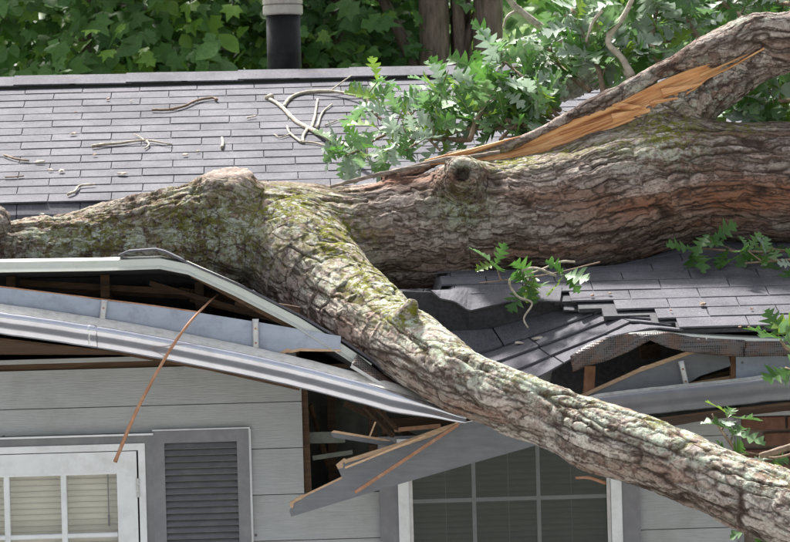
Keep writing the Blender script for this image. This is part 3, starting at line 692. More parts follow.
# ------------------------------------------------------------------ gutters
def sweep(axis, prof, closed=False, sc=None):
    v = []; f = []; n = len(prof)
    for i, p in enumerate(axis):
        k = sc[i] if sc else 1
        for (y, z) in prof: v.append(Vector(p)+Vector((0, y, z*k)))
    for i in range(len(axis)-1):
        for k in range(n-1 if not closed else n): f.append((i*n+k, i*n+(k+1) % n, (i+1)*n+(k+1) % n, (i+1)*n+k))
    return v, [tuple(reversed(q)) for q in f]
GPROF = [(.014, -.008), (.013, .0), (.006, .0025), (0, 0), (-.006, -.008), (-.0085, -.018), (-.006, -.03), (.001, -.042), (.010, -.054), (.018, -.066), (.021, -.075), (.02, -.082), (.022, -.088), (.03, -.0905), (.09, -.08)]
gl = crom([tuple(P(u, v, -.555)) for u, v in [(-330, 268), (-60, 306), (0, 313), (100, 327.5), (200, 345.5), (300, 367), (400, 394), (466, 417)]], 8)
rr = random.Random(2)
gl = [Vector(p)+Vector((0, rr.uniform(-.0008, .0008), rr.uniform(-.0008, .0008))) for p in gl]
gsc = [float(np.interp(p.x, [PX(395, 395, -.55), PX(468, 414, -.55)], [1, .3])) for p in gl]
v, f = sweep(gl, GPROF, sc=gsc); gut = obj('gutter', v, f, MAT['gutter'], house, True)
q = gut.modifiers.new('t', 'SOLIDIFY'); q.thickness = .0015
tag(gut, 'silver gutter bent down towards the limb')
v, f = sweep(gl, [(.088, -.079), (.096, -.02), (.098, .0), (.100, .034), (.103, .034), (.093, -.082)], sc=gsc); obj('gutter_back', v, f, MAT['gutterin'], gut, False)
v, f = sweep(gl, [(.004, -.0), (.09, .036), (.1, .037), (.012, -.003)], sc=gsc);
lin = obj('gutter_lining', v, f, MAT['gutterin'], gut)
def hanger(u0, v0, u1, v1, Y, w, par):
    a, b = P(u0, v0, Y), P(u1, v1, Y)
    d = (b-a); s = Vector((d.z, 0, -d.x)).normalized()*M(w, Y)/2; n = Vector((0, -.012, 0))
    vv = []
    for t in (0, .12, .2, .8, .88, 1):
        p = a+d*t; k = .6 if .1 < t < .9 else .2
        vv += [p-s, p-s*.7+n*k, p+s*.7+n*k, p+s]
    ff = [(4*i+j, 4*i+j+1, 4*i+5+j, 4*i+4+j) for i in range(5) for j in range(3)]
    o = obj('gutter_hanger', vv, ff, MAT['galv'], par); q = o.modifiers.new('t', 'SOLIDIFY'); q.thickness = .003
    for t in (.3, .75):
        p = a+d*t+Vector((0, -.009, 0)); tv, tf = tube([(p.x, p.y, p.z, M(1.1, Y)), (p.x, p.y-.005, p.z, M(.9, Y))], 6); obj('screw', tv, tf, MAT['woodred'], o)
sx_ = [Vector((x, -.556, float(np.interp(x, [q.x for q in gl], [q.z for q in gl]))+.0012)) for x in np.linspace(PX(88, 330, -.55), PX(97, 330, -.55), 4)]
v, f = sweep(sx_, [(y*1.0-.0028, z*1.02) for y, z in GPROF[2:13]]); o = obj('gutter_seam', v, f, MAT['gutter'], gut, True); q = o.modifiers.new('t', 'SOLIDIFY'); q.thickness = .0015
hanger(104.5, 300, 101.5, 327, -.455, 6.5, gut); hanger(255.5, 319, 256, 351, -.455, 6.5, gut)
gr_ = crom([tuple(P(u, v, -.53)) for u, v in [(585, 402), (605, 397), (650, 391.5), (700, 386.5), (750, 381), (800, 377), (1000, 372)]], 8)
gr_ = [Vector(p)+Vector((0, rr.uniform(-.001, .001), rr.uniform(-.0012, .0012))) for p in gr_]
GP2 = [(y*1.0, z*1.08) for y, z in GPROF]
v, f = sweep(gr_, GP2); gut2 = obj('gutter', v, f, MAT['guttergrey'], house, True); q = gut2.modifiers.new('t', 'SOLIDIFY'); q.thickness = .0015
tag(gut2, 'dull silver gutter right of the limb')
v, f = sweep(gr_, [(.09, -.087), (.1, .012), (.103, .012), (.094, -.088)]); obj('gutter_back', v, f, MAT['gutterin'], gut2)
hanger(681, 361, 687, 388, -.40, 6, gut2)
# guards
def guard(top, bot, Y0, Y1, par, wav=.006):
    pts = []; n = 24; tv = []; tf = []
    for i in range(n+1):
        t = i/n
        def at(pl):
            us = np.linspace(0, 1, len(pl)); return float(np.interp(t, us, [p[0] for p in pl])), float(np.interp(t, us, [p[1] for p in pl]))
        a, b = at(top), at(bot)
        for j in range(5):
            s = j/4; u = a[0]+(b[0]-a[0])*s; w = a[1]+(b[1]-a[1])*s
            tv.append(P(u, w, Y0+(Y1-Y0)*s+wav*math.sin(t*17+j*1.3)))
    for i in range(n):
        for j in range(4): tf.append((5*i+j, 5*i+j+1, 5*i+6+j, 5*i+5+j))
    o = obj('gutter_guard', tv, tf, MAT['guard'], par, True); q = o.modifiers.new('t', 'SOLIDIFY'); q.thickness = .002; return o
guard([(570, 356), (585, 346), (606, 338), (628, 333.5), (650, 332.5), (668, 332), (690, 336.5), (715, 338.5), (745, 340)], [(573, 372), (586, 366.5), (606, 361), (628, 352), (650, 340.5), (668, 347.5), (690, 352.5), (715, 355.5), (745, 357)], -.425, -.44, gut2)
guard([(745, 341), (775, 341), (800, 341), (900, 342)], [(745, 357), (775, 356), (800, 357), (900, 357)], -.425, -.44, gut2, .002)
guard([(357, 354), (372, 366), (388, 378), (412, 393)], [(351, 365), (368, 376), (384, 387), (402, 396)], -.44, -.5, gut, .003)
beam('guard_rim', P(351, 366, -.505), P(402, 397, -.52), M(2, 0), M(3, 0), MAT['galv'], gut)

# ------------------------------------------------------------------ windows and shutters
def frame_ring(name, x0, x1, z0, z1, w, y0, y1, m, par, bev=.003):
    pts = [box(x0, x0+w, y0, y1, z0, z1), box(x1-w, x1, y0, y1, z0, z1), box(x0+w, x1-w, y0, y1, z1-w, z1), box(x0+w, x1-w, y0, y1, z0, z0+w)]
    v, f = merge(pts); return obj(name, v, f, m, par)
# left window: grey casing > white frame > white sash
lx1 = WX[153]; lx0 = XL0; lz1 = z_lw; lz0 = zs0
win = frame_ring('window', lx0, lx1, lz0, lz1, .034, -.045, .05, MAT['trimgrey'], house)
tag(win, 'white hinged window with grey casing, panes and closed blinds')
bbox('head_flashing', (lx0-.01, lx1+.004, -.058, -.0131, lz1+.001, lz1+.009), MAT['white'], win)
frame_ring('frame', lx0+.034, lx1-.034, lz0+.034, lz1-.034, .03, -.052, .05, MAT['white'], win)
sx0, sx1, sz0, sz1 = lx0+.069, lx1-.072, lz0+.07, lz1-.068
frame_ring('sash', sx0, sx1, sz0, sz1, .088, -.047, .02, MAT['white'], win)
gx0, gx1, gz0_, gz1 = sx0+.088, sx1-.088, sz0+.088, sz1-.088
bbox('sash_bead', (gx0, gx1, -.04, .0, gz1-.010, gz1+.001), MAT['white'], win)
mu1 = PX(64.5, 500); dm = mu1-PX(7.5, 500); zmh = wp(75, 535.5).z
xs_ = [mu1-i*dm for i in range(6) if mu1-i*dm > gx0+.03]
for x in xs_: bbox('muntin', (x-.013, x+.013, -.034, .012, gz0_, gz1), MAT['white'], win, .004)
zz = zmh
while zz > gz0_+.05:
    bbox('muntin', (gx0, gx1, -.032, .011, zz-.011, zz+.011), MAT['white'], win, .004); zz -= (gz1-zmh)
cx = [gx0]+sorted(xs_)+[gx1]; czs = [gz1, zmh]
while czs[-1]-(gz1-zmh) > gz0_+.05: czs.append(czs[-1]-(gz1-zmh))
czs.append(gz0_)
for a, b in zip(cx[:-1], cx[1:]):
    for t, s in zip(czs[:-1], czs[1:]): bbox('pane', (a+.002, b-.002, .004, .007, s+.002, t-.002), MAT['glass'], win)
hz_ = wp(140.5, 487).z
bbox('hinge', (sx1-.004, sx1+.010, -.056, -.0475, hz_-.042, hz_+.042), MAT['galv'], win)
for q in (-.03, 0, .03):
    tv, tf = tube([(sx1+.004, -.058, hz_+q-.011, .006), (sx1+.004, -.058, hz_+q+.011, .006)], 8); obj('hinge_knuckle', tv, tf, MAT['galv'], win)
# room behind
bbox('room_wall', (X0H+.5, X1H-.5, 1.2, 1.25, .2, ztop-.04), MAT['room'], house)
def blind(x0, x1, z0, z1, y, label, tilt, pitch=.0255):
    e = empty('window_blind', ((x0+x1)/2, y, z0), label, 'blind', None)
    v, f = [], []
    hw = (x1-x0)/2; w = .0135
    for x in (-hw, hw):
        for t, c in ((-1, 0), (-.5, .0025), (0, .0035), (.5, .0025), (1, 0)):
            yy = t*w*math.cos(tilt)-c*math.sin(tilt)*1; z = t*w*math.sin(tilt)+c*math.cos(tilt); v.append((x, yy, z))
    f = [(i, i+1, i+6, i+5) for i in range(4)]
    me = new_mesh('slat', v, f, MAT['blind'], True)
    n = int((z1-z0-.03)/pitch)
    for i in range(n):
        link('slat', me, e, Matrix.Translation(((x0+x1)/2+random.uniform(-.001, .001), y+random.uniform(-.001, .001), z1-.045-i*pitch))@Matrix.Rotation(random.uniform(-.02, .02), 4, 'X'))
    v, f = box(x0, x1, y-.015, y+.015, z1-.03, z1); obj('head_rail', v, f, MAT['blind'], e)
    for t in (.2, .5, .8):
        x = x0+(x1-x0)*t; tv, tf = tube([(x, y-.016, z0+.02, .0012), (x, y-.016, z1-.03, .0012)], 5); obj('ladder_cord', tv, tf, MAT['galv'], e)
    return e
bl_ = blind(gx0-.02, gx1+.02, gz0_-.02, gz1+.05, .07, 'pale slatted blind closed behind the white paned window', -1.22)
# wand hanging at the right pane
xw = PX(108, 500); zt1 = wp(108, 466).z; zt2 = wp(108, 527).z
tv, tf = tube([(xw, .045, zt1, .003), (xw, .045, zt2+.05, .003), (xw, .045, zt2+.048, .006), (xw, .045, zt2, .005)], 6); obj('tilt_wand', tv, tf, MAT['trimgrey'], bl_)
# shutter
def shutter(x0, x1, z0, z1, label):
    s = frame_ring('shutter', x0, x1, z0, z1, .052, -.046, -.014, MAT['shutter'], house); tag(s, label)
    bbox('shutter_back', (x0+.05, x1-.05, -.0138, -.0132, z0+.05, z1-.05), MAT['shutter'], s)
    p = .0283; n = int((z1-z0-.104)/p); hw = (x1-x0)/2-.052
    v = [(x, y, z) for x in (-hw, hw) for y, z in ((-.012, -.012), (-.016, -.009), (.011, .016), (.013, .012))]
    f = [(0, 4, 5, 1), (1, 5, 6, 2), (2, 6, 7, 3), (3, 7, 4, 0), (0, 1, 2, 3), (7, 6, 5, 4)]; f = [tuple(reversed(q)) for q in f]
    me = new_mesh('slat', v, f, MAT['shutter'])
    for i in range(n): link('slat', me, s, Matrix.Translation(((x0+x1)/2, -.03, z1-.052-.016-i*p)))
    return s
sz1_ = wp(200, 430).z
sh = shutter(PX(154, 490), PX(250, 490), zs0, sz1_, 'grey louvred shutter between the paned window and the hole')
v, f = merge([box(PX(154, 490), PX(251.5, 490), -.04, -.0131, sz1_+.001, sz1_+.008), box(PX(250, 490)+.0005, PX(250, 490)+.010, -.036, -.0131, zs0, sz1_)]); obj('lit_edge_strip', v, f, MAT['white'], sh)  # white strips standing in for light caught on the shutter edges
# right window
rx0, rx1 = WX[378], WX[638]; rz1 = zwt; rz0 = zs0
def frame_u(name, x0, x1, z0, z1, w, wt, y0, y1, m, par):
    v, f = merge([box(x0, x0+w, y0, y1, z0, z1), box(x1-w, x1, y0, y1, z0, z1), box(x0+w, x1-w, y0, y1, z1-wt, z1), box(x0+w, x1-w, y0, y1, z0, z0+w)]); return obj(name, v, f, m, par)
wr = frame_u('window', rx0, rx1, rz0, rz1, .082, .012, -.04, .05, MAT['shutter'], house)
tag(wr, 'screened dark window under the hanging board')
frame_u('frame', rx0+.082, rx1-.082, rz0+.082, rz1-.012, .047, .003, -.052, .05, MAT['white'], wr)
frame_ring('screen_frame', rx0+.13, rx1-.13, rz0+.13, rz1-.025, .016, -.03, -.01, MAT['galv'], wr)
wx0, wx1, wz0, wz1 = rx0+.13, rx1-.13, rz0+.13, rz1-.025
bbox('insect_screen', (wx0+.01, wx1-.01, -.021, -.0205, wz0+.01, wz1-.01), MAT['screen'], wr)
mz = wp(500, 499).z
mxs = [PX(474, 500), PX(538.5, 500)]
for x in mxs: bbox('muntin', (x-.0085, x+.0085, -.012, .006, wz0, wz1), MAT['white'], wr)
for z in (mz, mz-.32, mz-.64):
    if z > wz0+.05: bbox('muntin', (wx0, wx1, -.0115, .0055, z-.0085, z+.0085), MAT['white'], wr)
ex = [wx0]+mxs+[wx1]; ez = [wz1, mz, mz-.32, mz-.64, wz0]
for a, b in zip(ex[:-1], ex[1:]):
    for t, s in zip(ez[:-1], ez[1:]):
        if t-s > .03: bbox('pane', (a+.002, b-.002, -.002, .001, s+.002, t-.002), MAT['glass'], wr)
MAT['blind'] = mat('green_grey_blind', (.17, .2, .16), (.22, .25, .2), 6, rough=.6, bmp=0, objvar=.06)
blind(wx0-.02, wx1+.02, wz0-.02, wz1+.05, .08, 'dim green grey slatted blind behind the screened window', 1.0)

# ------------------------------------------------------------------ FALLEN TREE
tree_loc = P(395, 230, .6)
tree = empty('fallen_tree', tree_loc, 'huge fallen oak trunk with broken limb lying across the crushed roof', 'tree')
def br(pts):
    rows = [(*P(u, v, Y), M(r, Y)) for u, v, Y, r in pts]; return np.array(rows)
BR = {}
BR['main'] = br([(1150, 140, .8, 66), (1000, 160, .78, 64), (900, 172, .76, 62), (790, 184, .75, 60), (700, 181, .72, 61), (630, 194, .70, 64), (560, 214, .68, 64), (490, 222, .66, 60), (420, 232, .63, 55), (350, 238, .60, 50), (300, 233, .58, 49), (250, 233, .56, 48), (190, 242, .54, 43), (120, 246, .52, 37), (60, 250, .5, 31), (10, 253, .5, 29), (-80, 262, .5, 29), (-250, 275, .5, 26)])
BR['limb'] = br([(280, 236, .5, 47), (309, 271, .33, 51), (343, 302, .1, 45), (382, 329, -.2, 37.5), (410, 347, -.42, 33.5), (462, 380, -.72, 33), (520, 405, -.87, 31.5), (560, 419, -.95, 31), (601, 437, -1.05, 33.5), (640, 452, -1.15, 34), (691, 470, -1.3, 34), (741, 490, -1.45, 34.5), (790, 508, -1.6, 36), (900, 552, -1.95, 37), (1100, 630, -2.5, 34)])
BR['arm'] = br([(590, 185, .72, 40), (635, 158, .74, 36), (672, 122, .75, 29), (702, 98, .76, 25), (730, 82, .77, 22.5), (757, 64, .78, 19), (790, 42, .8, 28), (850, 16, .85, 29), (960, -30, .9, 28)])
BR['slab'] = br([(850, 5, 0.74, 22), (790, 30, 0.70, 20), (757, 30, 0.69, 17), (728, 43, 0.69, 17), (700, 53.5, 0.69, 14.5), (676, 64.5, 0.69, 12), (655, 72.5, 0.69, 9.5), (620, 93.5, 0.68, 8), (590, 106.5, 0.67, 6), (571, 115.5, 0.66, 4.5), (540, 131, 0.65, 4), (505, 146, 0.66, 3.5), (450, 157, .70, 3.5), (420, 167, .66, 5), (390, 178, .63, 6)])
BR['stub'] = br([(240, 240, .52, 46), (236, 220, .48, 38), (230, 196, .45, 30)])
BR['ramp'] = br([(70, 248, .5, 26), (120, 236, .5, 27), (150, 228, .49, 28), (180, 219, .48, 28.5), (200, 211, .46, 26), (220, 208, .45, 24)])
BR['knot'] = br([(463, 188, .55, 26), (462, 180, .40, 21), (462, 177, .345, 18)])
BR['leftknob'] = br([(-40, 236, .5, 22), (-18, 228, .3, 20), (-5, 223, .15, 16)])
BR['nub'] = br([(404, 322, -.45, 8), (410, 309, -.52, 5.5), (412, 305, -.55, 5)])
BR = {k: (crom(b, 3) if k in ('main', 'limb', 'arm', 'slab') else b) for k, b in BR.items()}
CUTC = P(230, 173.5, .45); CUTN = Vector((-.03, -.22, 1)).normalized()
def build_trunk():
    parts = []
    for k, b in BR.items(): parts.append(tube([tuple(r) for r in b], 20))
    V, F = merge(parts); me = new_mesh('raw', V, F); o = bpy.data.objects.new('raw', me); COL.objects.link(o)
    md = o.modifiers.new('r', 'REMESH'); md.mode = 'VOXEL'; md.voxel_size = .0054
    dg = bpy.context.evaluated_depsgraph_get(); em = o.evaluated_get(dg).to_mesh()
    nv = len(em.vertices); p = np.empty(nv*3); em.vertices.foreach_get('co', p); p = p.reshape(-1, 3)
    nl = len(em.loops); li = np.empty(nl, np.int32); em.loops.foreach_get('vertex_index', li)
    npoly = len(em.polygons); ls = np.empty(npoly, np.int32); em.polygons.foreach_get('loop_start', ls); lt = np.empty(npoly, np.int32); em.polygons.foreach_get('loop_total', lt)
    o.to_mesh_clear() if hasattr(o, 'to_mesh_clear') else None
    bpy.data.objects.remove(o)
    out = bpy.data.meshes.new('trunk'); out.vertices.add(nv); out.loops.add(nl); out.polygons.add(npoly)
    out.loops.foreach_set('vertex_index', li); out.polygons.foreach_set('loop_start', ls); out.polygons.foreach_set('loop_total', lt)
    names = list(BR)
    def norm():
        out.vertices.foreach_set('co', p.ravel()); out.update(calc_edges=True)
        n = np.empty(nv*3); out.vertex_normals.foreach_get('vector', n); return n.reshape(-1, 3)
    def sdf_all(p):
        D = []; SS = []; 
        for k in names:
            b = BR[k]; best = np.full(len(p), 9.); s_ = np.zeros(len(p)); acc = 0
            for i in range(len(b)-1):
                a = b[i, :3]; d = b[i+1, :3]-a; L = np.linalg.norm(d)
                t = np.clip(((p-a)@d)/(L*L), 0, 1); q = np.linalg.norm(p-a-t[:, None]*d, axis=1)-(b[i, 3]+(b[i+1, 3]-b[i, 3])*t)
                m = q < best; best = np.where(m, q, best); s_ = np.where(m, acc+t*L, s_); acc += L
            D.append(best); SS.append(s_)
        return np.array(D), np.array(SS)
    K = .035
    for it in range(2):
        n = norm(); D, SS = sdf_all(p)
        Dm = D.min(0); sm_ = Dm-K*np.log(np.exp(-(D-Dm)/K).sum(0))*.8
        # soft lumps of the wood itself
        lump = (fbm(p*np.array([3.2, 4, 4]), 3, 5)-.5)*.05
        p -= n*np.clip(sm_-lump*np.clip(Dm*0+1, 0, 1), -.05, .05)[:, None]*.9
    n = norm(); D, SS = sdf_all(p); Dm = D.min(0)
    W = np.exp(-(D-Dm)/.018); W /= W.sum(0)
    bco = np.zeros((nv, 3)); domi = D.argmin(0)
    disp = np.zeros(nv); crack = np.zeros(nv); plate = np.zeros(nv)
    # arc positions of the main stem for a change of bark texture
    usx = p[:, 0]
    for bi, k in enumerate(names):
        idx = np.where(W[bi] > .02)[0]
        if not len(idx): continue
        pp = p[idx]; b = BR[k]
        # axis frame by branch: use arc length and offset from the axis
        s = SS[bi][idx]; cen = np.empty_like(pp); cl = np.concatenate([[0], np.cumsum(np.linalg.norm(np.diff(b[:, :3], axis=0), axis=1))])
        for c in range(3): cen[:, c] = np.interp(s, cl, b[:, c])
        off = pp-cen
        co = np.stack([s, off[:, 1], off[:, 2]+off[:, 0]*.3], 1)
        dm_ = domi[idx] == bi; bco[idx[dm_]] = co[dm_]*np.array({'limb': (.62, .66, .66), 'main': (.7, .9, .9)}.get(k, (1, 1, 1)))+bi*3.1
        wv = np.stack([fbm(pp*6, 3, 11), fbm(pp*6+31, 3, 12), fbm(pp*6+57, 3, 13)], 1)-.5
        w2 = np.stack([fbm(pp*24, 2, 14), fbm(pp*24+31, 2, 15), fbm(pp*24+57, 2, 16)], 1)-.5
        def style(La, Lb, A, seed, wa=.10, wb=.03, edge=.16, KL=9):
            c = co+wv*np.array([wa*2, wb*2, wb*2])+w2*np.array([wa*.5, wb*.55, wb*.55])
            t_ = fbm(c/np.array([La, Lb, Lb])+seed*3.7, 4, seed)*KL; fl_ = np.floor(t_); fr__ = t_-fl_
            stp = fl_+sstep(.0, .16, fr__)
            F1, F2, idv, o_ = voronoi(c/np.array([La*1.1, Lb*1.0, Lb*1.0]), seed); msk = sstep(.42, .55, fbm(co*5+seed, 2, seed+5))
            e = 1-(1-sstep(0, edge, F2-F1))*msk
            h = A*(stp-KL*.5+.35*fr__)+.009*(e-1)
            z_ = np.zeros_like(fl_).astype(np.int64)
            pid = .55*_hash(fl_.astype(np.int64), z_+seed, np.floor(idv*50).astype(np.int64), 5)+.45*idv
            return h, np.minimum(e, 1-sstep(.80, .95, fr__)*.9-(1-sstep(.0, .14, fr__))*.75), pid
        if k == 'main':
            t = sstep(P(330, 230, .5).x, P(210, 230, .5).x, pp[:, 0])
            h1, c1, i1 = style(.75, .075, .0042, 3, .10, .02, .14, 10); h2, c2_, i2 = style(.16, .045, .0065, 9, .05, .02, .2, 9)
            h = h1*(1-t)+h2*t; c = c1*(1-t)+c2_*t; i_ = i1*(1-t)+i2*t
        elif k == 'limb': h, c, i_ = style(.5, .085, .0052, 21, .07, .018, .12, 9)
        elif k == 'ramp': h, c, i_ = style(.3, .045, .0075, 37, .06, .02, .16, 9)
        elif k in ('arm', 'slab'): h, c, i_ = style(.45, .07, .0045, 33, .07, .02, .16, 9)
        else: h, c, i_ = style(.07, .05, .0055, 41, .04, .02, .25, 9)
        disp[idx] += W[bi][idx]*h; crack[idx] += W[bi][idx]*c; plate[idx] += W[bi][idx]*i_
    thin = np.zeros(nv); si = names.index('slab')
    disp *= (1-.5*W[si]); disp += (fbm(p*38, 3, 77)-.5)*.009
    # knot hollow
    kc = np.array(P(462.5, 172, .33)); kax = np.array(P(462, 177, .345))-np.array(P(463, 188, .55)); kax /= np.linalg.norm(kax)
    tipp = np.array(BR['knot'][-1][:3])+kax*BR['knot'][-1][3]
    dk = np.linalg.norm(p-tipp, axis=1)
    p += n*disp[:, None]
    p -= kax[None, :]*(sstep(.040, .022, dk)*.085)[:, None]
    ccn = np.array(CUTN); dcut = (p-np.array(CUTC))@ccn; nearc = np.linalg.norm(p-np.array(CUTC), axis=1) < .2
    p -= ccn[None, :]*(np.where(nearc & (dcut > 0), dcut*.97, 0))[:, None]
    # masks: patches of moss, lichen, bare red bark, dark stains with painted shade, placed on the wood
    def blobs(lst):
        m = np.zeros(nv)
        for (u, v, Y, rx, rz, a) in lst:
            c = np.array(P(u, v, Y)); d = (p-c)/np.array([M(rx, Y), .45, M(rz, Y)]); m = np.maximum(m, a*np.exp(-(d*d).sum(1)))
        return m
    nz = n[:, 2]; f1 = fbm(p*9, 4, 91)
    limb_i = names.index('limb'); wl = W[limb_i]
    moss = blobs([(90, 235, .3, 75, 26, .75), (190, 225, .3, 60, 45, .8), (290, 205, .3, 55, 28, 1), (250, 235, .3, 60, 40, .6), (335, 238, .2, 34, 34, 1.5), (372, 280, -.05, 34, 26, 1.5), (405, 312, -.35, 34, 16, 1.5), (455, 345, -.7, 45, 12, .6), (660, 130, .55, 40, 22, 1.0), (620, 145, .5, 40, 12, .6), (505, 158, .5, 38, 12, 1.2), (460, 205, .4, 28, 22, .5), (655, 418, -1.1, 16, 9, 1.3), (690, 440, -1.25, 16, 8, .8), (745, 125, .6, 30, 10, .8), (560, 150, .55, 40, 8, .7), (520, 378, -.85, 30, 8, .7)])
    moss = np.maximum(moss, np.clip(nz*1.1-.2, 0, 1)*.35*wl)
    lich = blobs([(90, 240, .3, 90, 26, 1.1), (200, 235, .3, 80, 45, 1.0), (300, 215, .3, 60, 40, .7), (340, 275, .1, 40, 40, .8), (385, 300, -.2, 40, 25, .9), (460, 210, .4, 32, 22, .75), (480, 160, .45, 60, 12, .8), (700, 85, .6, 50, 24, .75), (640, 90, .65, 25, 12, .6), (735, 20, .7, 40, 14, .6), (650, 150, .5, 60, 25, .55), (560, 225, .4, 200, 60, .04)])
    up = np.clip(nz*1.25-.1, 0, 1)
    lich = np.maximum(lich, up*wl*1.5*(p[:, 0] > P(380, 300, 0).x)); lich = np.maximum(lich, .18*wl)
    red = blobs([(750, 197, .45, 90, 18, 1.3), (650, 207, .4, 70, 16, .9), (560, 250, .4, 90, 10, .6), (410, 178, .5, 55, 10, .9), (330, 225, .4, 30, 30, .35), (700, 225, .4, 60, 14, .5), (560, 195, .4, 90, 12, .3), (350, 330, -.2, 20, 30, .5), (480, 410, -.8, 120, 10, .4), (600, 468, -1.0, 120, 10, .5), (70, 215, .3, 60, 8, .2), (650, 60, .7, 80, 10, .3)])
    stain_shade = blobs([(460, 212, .35, 34, 16, .95), (378, 290, .3, 16, 12, .8), (722, 115, .7, 12, 12, .8), (195, 222, .3, 34, 16, .6), (250, 255, .2, 50, 26, .5), (120, 240, .3, 50, 10, .35), (320, 232, .3, 20, 24, .4), (700, 238, .5, 90, 12, .4), (560, 268, .5, 120, 14, .5), (462, 172, .36, 8, 6, 1.6)])  # stains on the bark; shade painted into knot hollow, crotches and trunk underside
    for nm, arr in (('crack', np.clip(crack, 0, 1)), ('plate', np.clip((plate*.9+.40*wl)*(1-.45*sstep(P(350, 230, .4).x, P(270, 230, .4).x, p[:, 0])), 0, 1)), ('moss', np.clip(moss*(.5+f1), 0, 1)), ('lichen', np.clip(lich*(.55+.9*f1), 0, 1)), ('red', np.clip(red, 0, 1)), ('stain_shade', np.clip(stain_shade*(.6+.8*f1), 0, 1))):
        a = out.attributes.new(nm, 'FLOAT', 'POINT'); a.data.foreach_set('value', arr.astype(np.float32))
    a = out.attributes.new('bco', 'FLOAT_VECTOR', 'POINT'); a.data.foreach_set('vector', bco.astype(np.float32).ravel())
    norm(); out.polygons.foreach_set('use_smooth', np.ones(npoly, bool)); out.materials.append(MAT['bark'])
    o = link('trunk', out, tree)
    print('trunk verts', nv); return o
trunk = build_trunk()

# torn heartwood between slab and trunk
TOPS = [(425, 161.5), (470, 151), (520, 138), (571, 121), (619, 104), (667, 81), (690, 72), (704, 68), (725, 60), (745, 53), (768, 44)]
BOTS = [(425, 163), (470, 161), (520, 153), (564, 144), (595, 131), (636, 115), (668, 102), (691, 88), (706, 76), (730, 65), (768, 45)]
ns_ = 90; nw = 14; tv = []; tf = []
tu = np.linspace(0, 1, len(TOPS)); 
for i in range(ns_+1):
    t = i/ns_
    a = [np.interp(t, tu, [q[c] for q in TOPS]) for c in (0, 1)]; b = [np.interp(t, tu, [q[c] for q in BOTS]) for c in (0, 1)]
    b[1] += 3*min(1, t*6, (1-t)*8); a[1] -= 2*min(1, t*6, (1-t)*8)
    for j in range(nw+1):
        s = j/nw; u = a[0]+(b[0]-a[0])*s; w = a[1]+(b[1]-a[1])*s
        yc = .668-.01*s+.03*math.sin(s*math.pi)
        yc -= .012*max(0, math.sin(s*7+t*5)) if .1 < s < .9 else 0
        yc += .003*math.sin(s*40+t*6)
        tv.append(P(u, w, yc-.03*(1-t)))
w_ = nw+1
tf = [(i*w_+j, i*w_+j+1, (i+1)*w_+j+1, (i+1)*w_+j) for i in range(ns_) for j in range(nw)]
sw = obj('split_wood', tv, tf, MAT['splitwood'], tree, True); tag(sw, 'bright orange torn heartwood of the split limb')
q = sw.modifiers.new('t', 'SOLIDIFY'); q.thickness = .008; q.offset = -1
def splinter(a, b, wa, wb, Y0, Y1, m='splitwood', par=None):
    pa, pb = P(*a, Y0), P(*b, Y1); d = (pb-pa).normalized(); up = d.cross(Vector((0, 1, 0))).normalized()
    v = []
    for t in (0, .35, .75, 1):
        p = pa.lerp(pb, t); hw = M(wa+(wb-wa)*t, .7)/2; k = .012*(1-t*.6)
        v += [p-up*hw, p-up*hw*.3+Vector((0, -k, 0)), p+up*hw, p+Vector((0, .012, 0))]
    f = [(4*i+j, 4*i+(j+1) % 4, 4*i+4+(j+1) % 4, 4*i+4+j) for i in range(3) for j in range(4)]+[(3, 2, 1, 0), (12, 13, 14, 15)]
    obj('splinter', v, f, MAT[m], par or sw)
for a, b, wa, wb in [((612, 118), (650, 110), 9, 7), ((612, 105), (646, 108), 8, 5), ((662, 93), (702, 84), 9, 3), ((650, 103), (678, 98), 5, 3), ((560, 134), (612, 118), 3, 2), ((700, 76), (748, 54), 3.5, 1.5)]:
    splinter(a, b, wa, wb*.6, .655, .635)
# bark strips peeling along the slab
def strip(px, Y, w, name='bark_strip'):
    rows = [(*P(u, v, Y), M(w*(.5+.5*math.sin(math.pi*(i+.4)/len(px))), Y)) for i, (u, v) in enumerate(px)]
    tv, tf = tube([tuple(r) for r in crom(rows, 5)], 8, .5); me = new_mesh(name, tv, tf, MAT['barkflat'], True); return link(name, me, tree)
MAT['barkflat'] = mat('loose_bark', (.1, .075, .06), (.33, .28, .23), 30, (1, 3, 3), .9, .9, .008)
strip([(555, 126), (600, 107), (640, 92), (668, 82)], .715, 2.2)
strip([(380, 176), (430, 162), (470, 157), (500, 152)], .60, 2.5); 
strip([(330, 187), (360, 179), (395, 171), (430, 165)], .52, 2.2)
# pale cut face on the stub
cc = CUTC; cn = CUTN; s1 = cn.cross(Vector((0, 1, 0))).normalized(); s2 = cn.cross(s1); rad = M(24, .45)
tv = [cc+cn*.012]; nr, na = 7, 40
for i in range(1, nr+1):
    for k in range(na):
        a = 2*math.pi*k/na; r = rad*i/nr*(1+.07*math.sin(a*3+1)+.05*math.sin(a*7)); hgt = .012-.004*(i/nr)**2+random.uniform(-.004, .004)-(.014 if i == nr else 0)
        if abs(math.sin(a*.5+.4)) > .2 and 2 <= i <= 3 and math.sin(a) < -.2: hgt -= .012
        tv.append(cc+s1*r*math.cos(a)+s2*r*math.sin(a)+cn*hgt)
tf = [(0, 1+k, 1+(k+1) % na) for k in range(na)]
for i in range(nr-1):
    for k in range(na): tf.append((1+i*na+k, 1+(i+1)*na+k, 1+(i+1)*na+(k+1) % na, 1+i*na+(k+1) % na))
tag(obj('cut_face', tv, tf, MAT['cut'], tree, True), 'pale sawn face of the old branch stub')

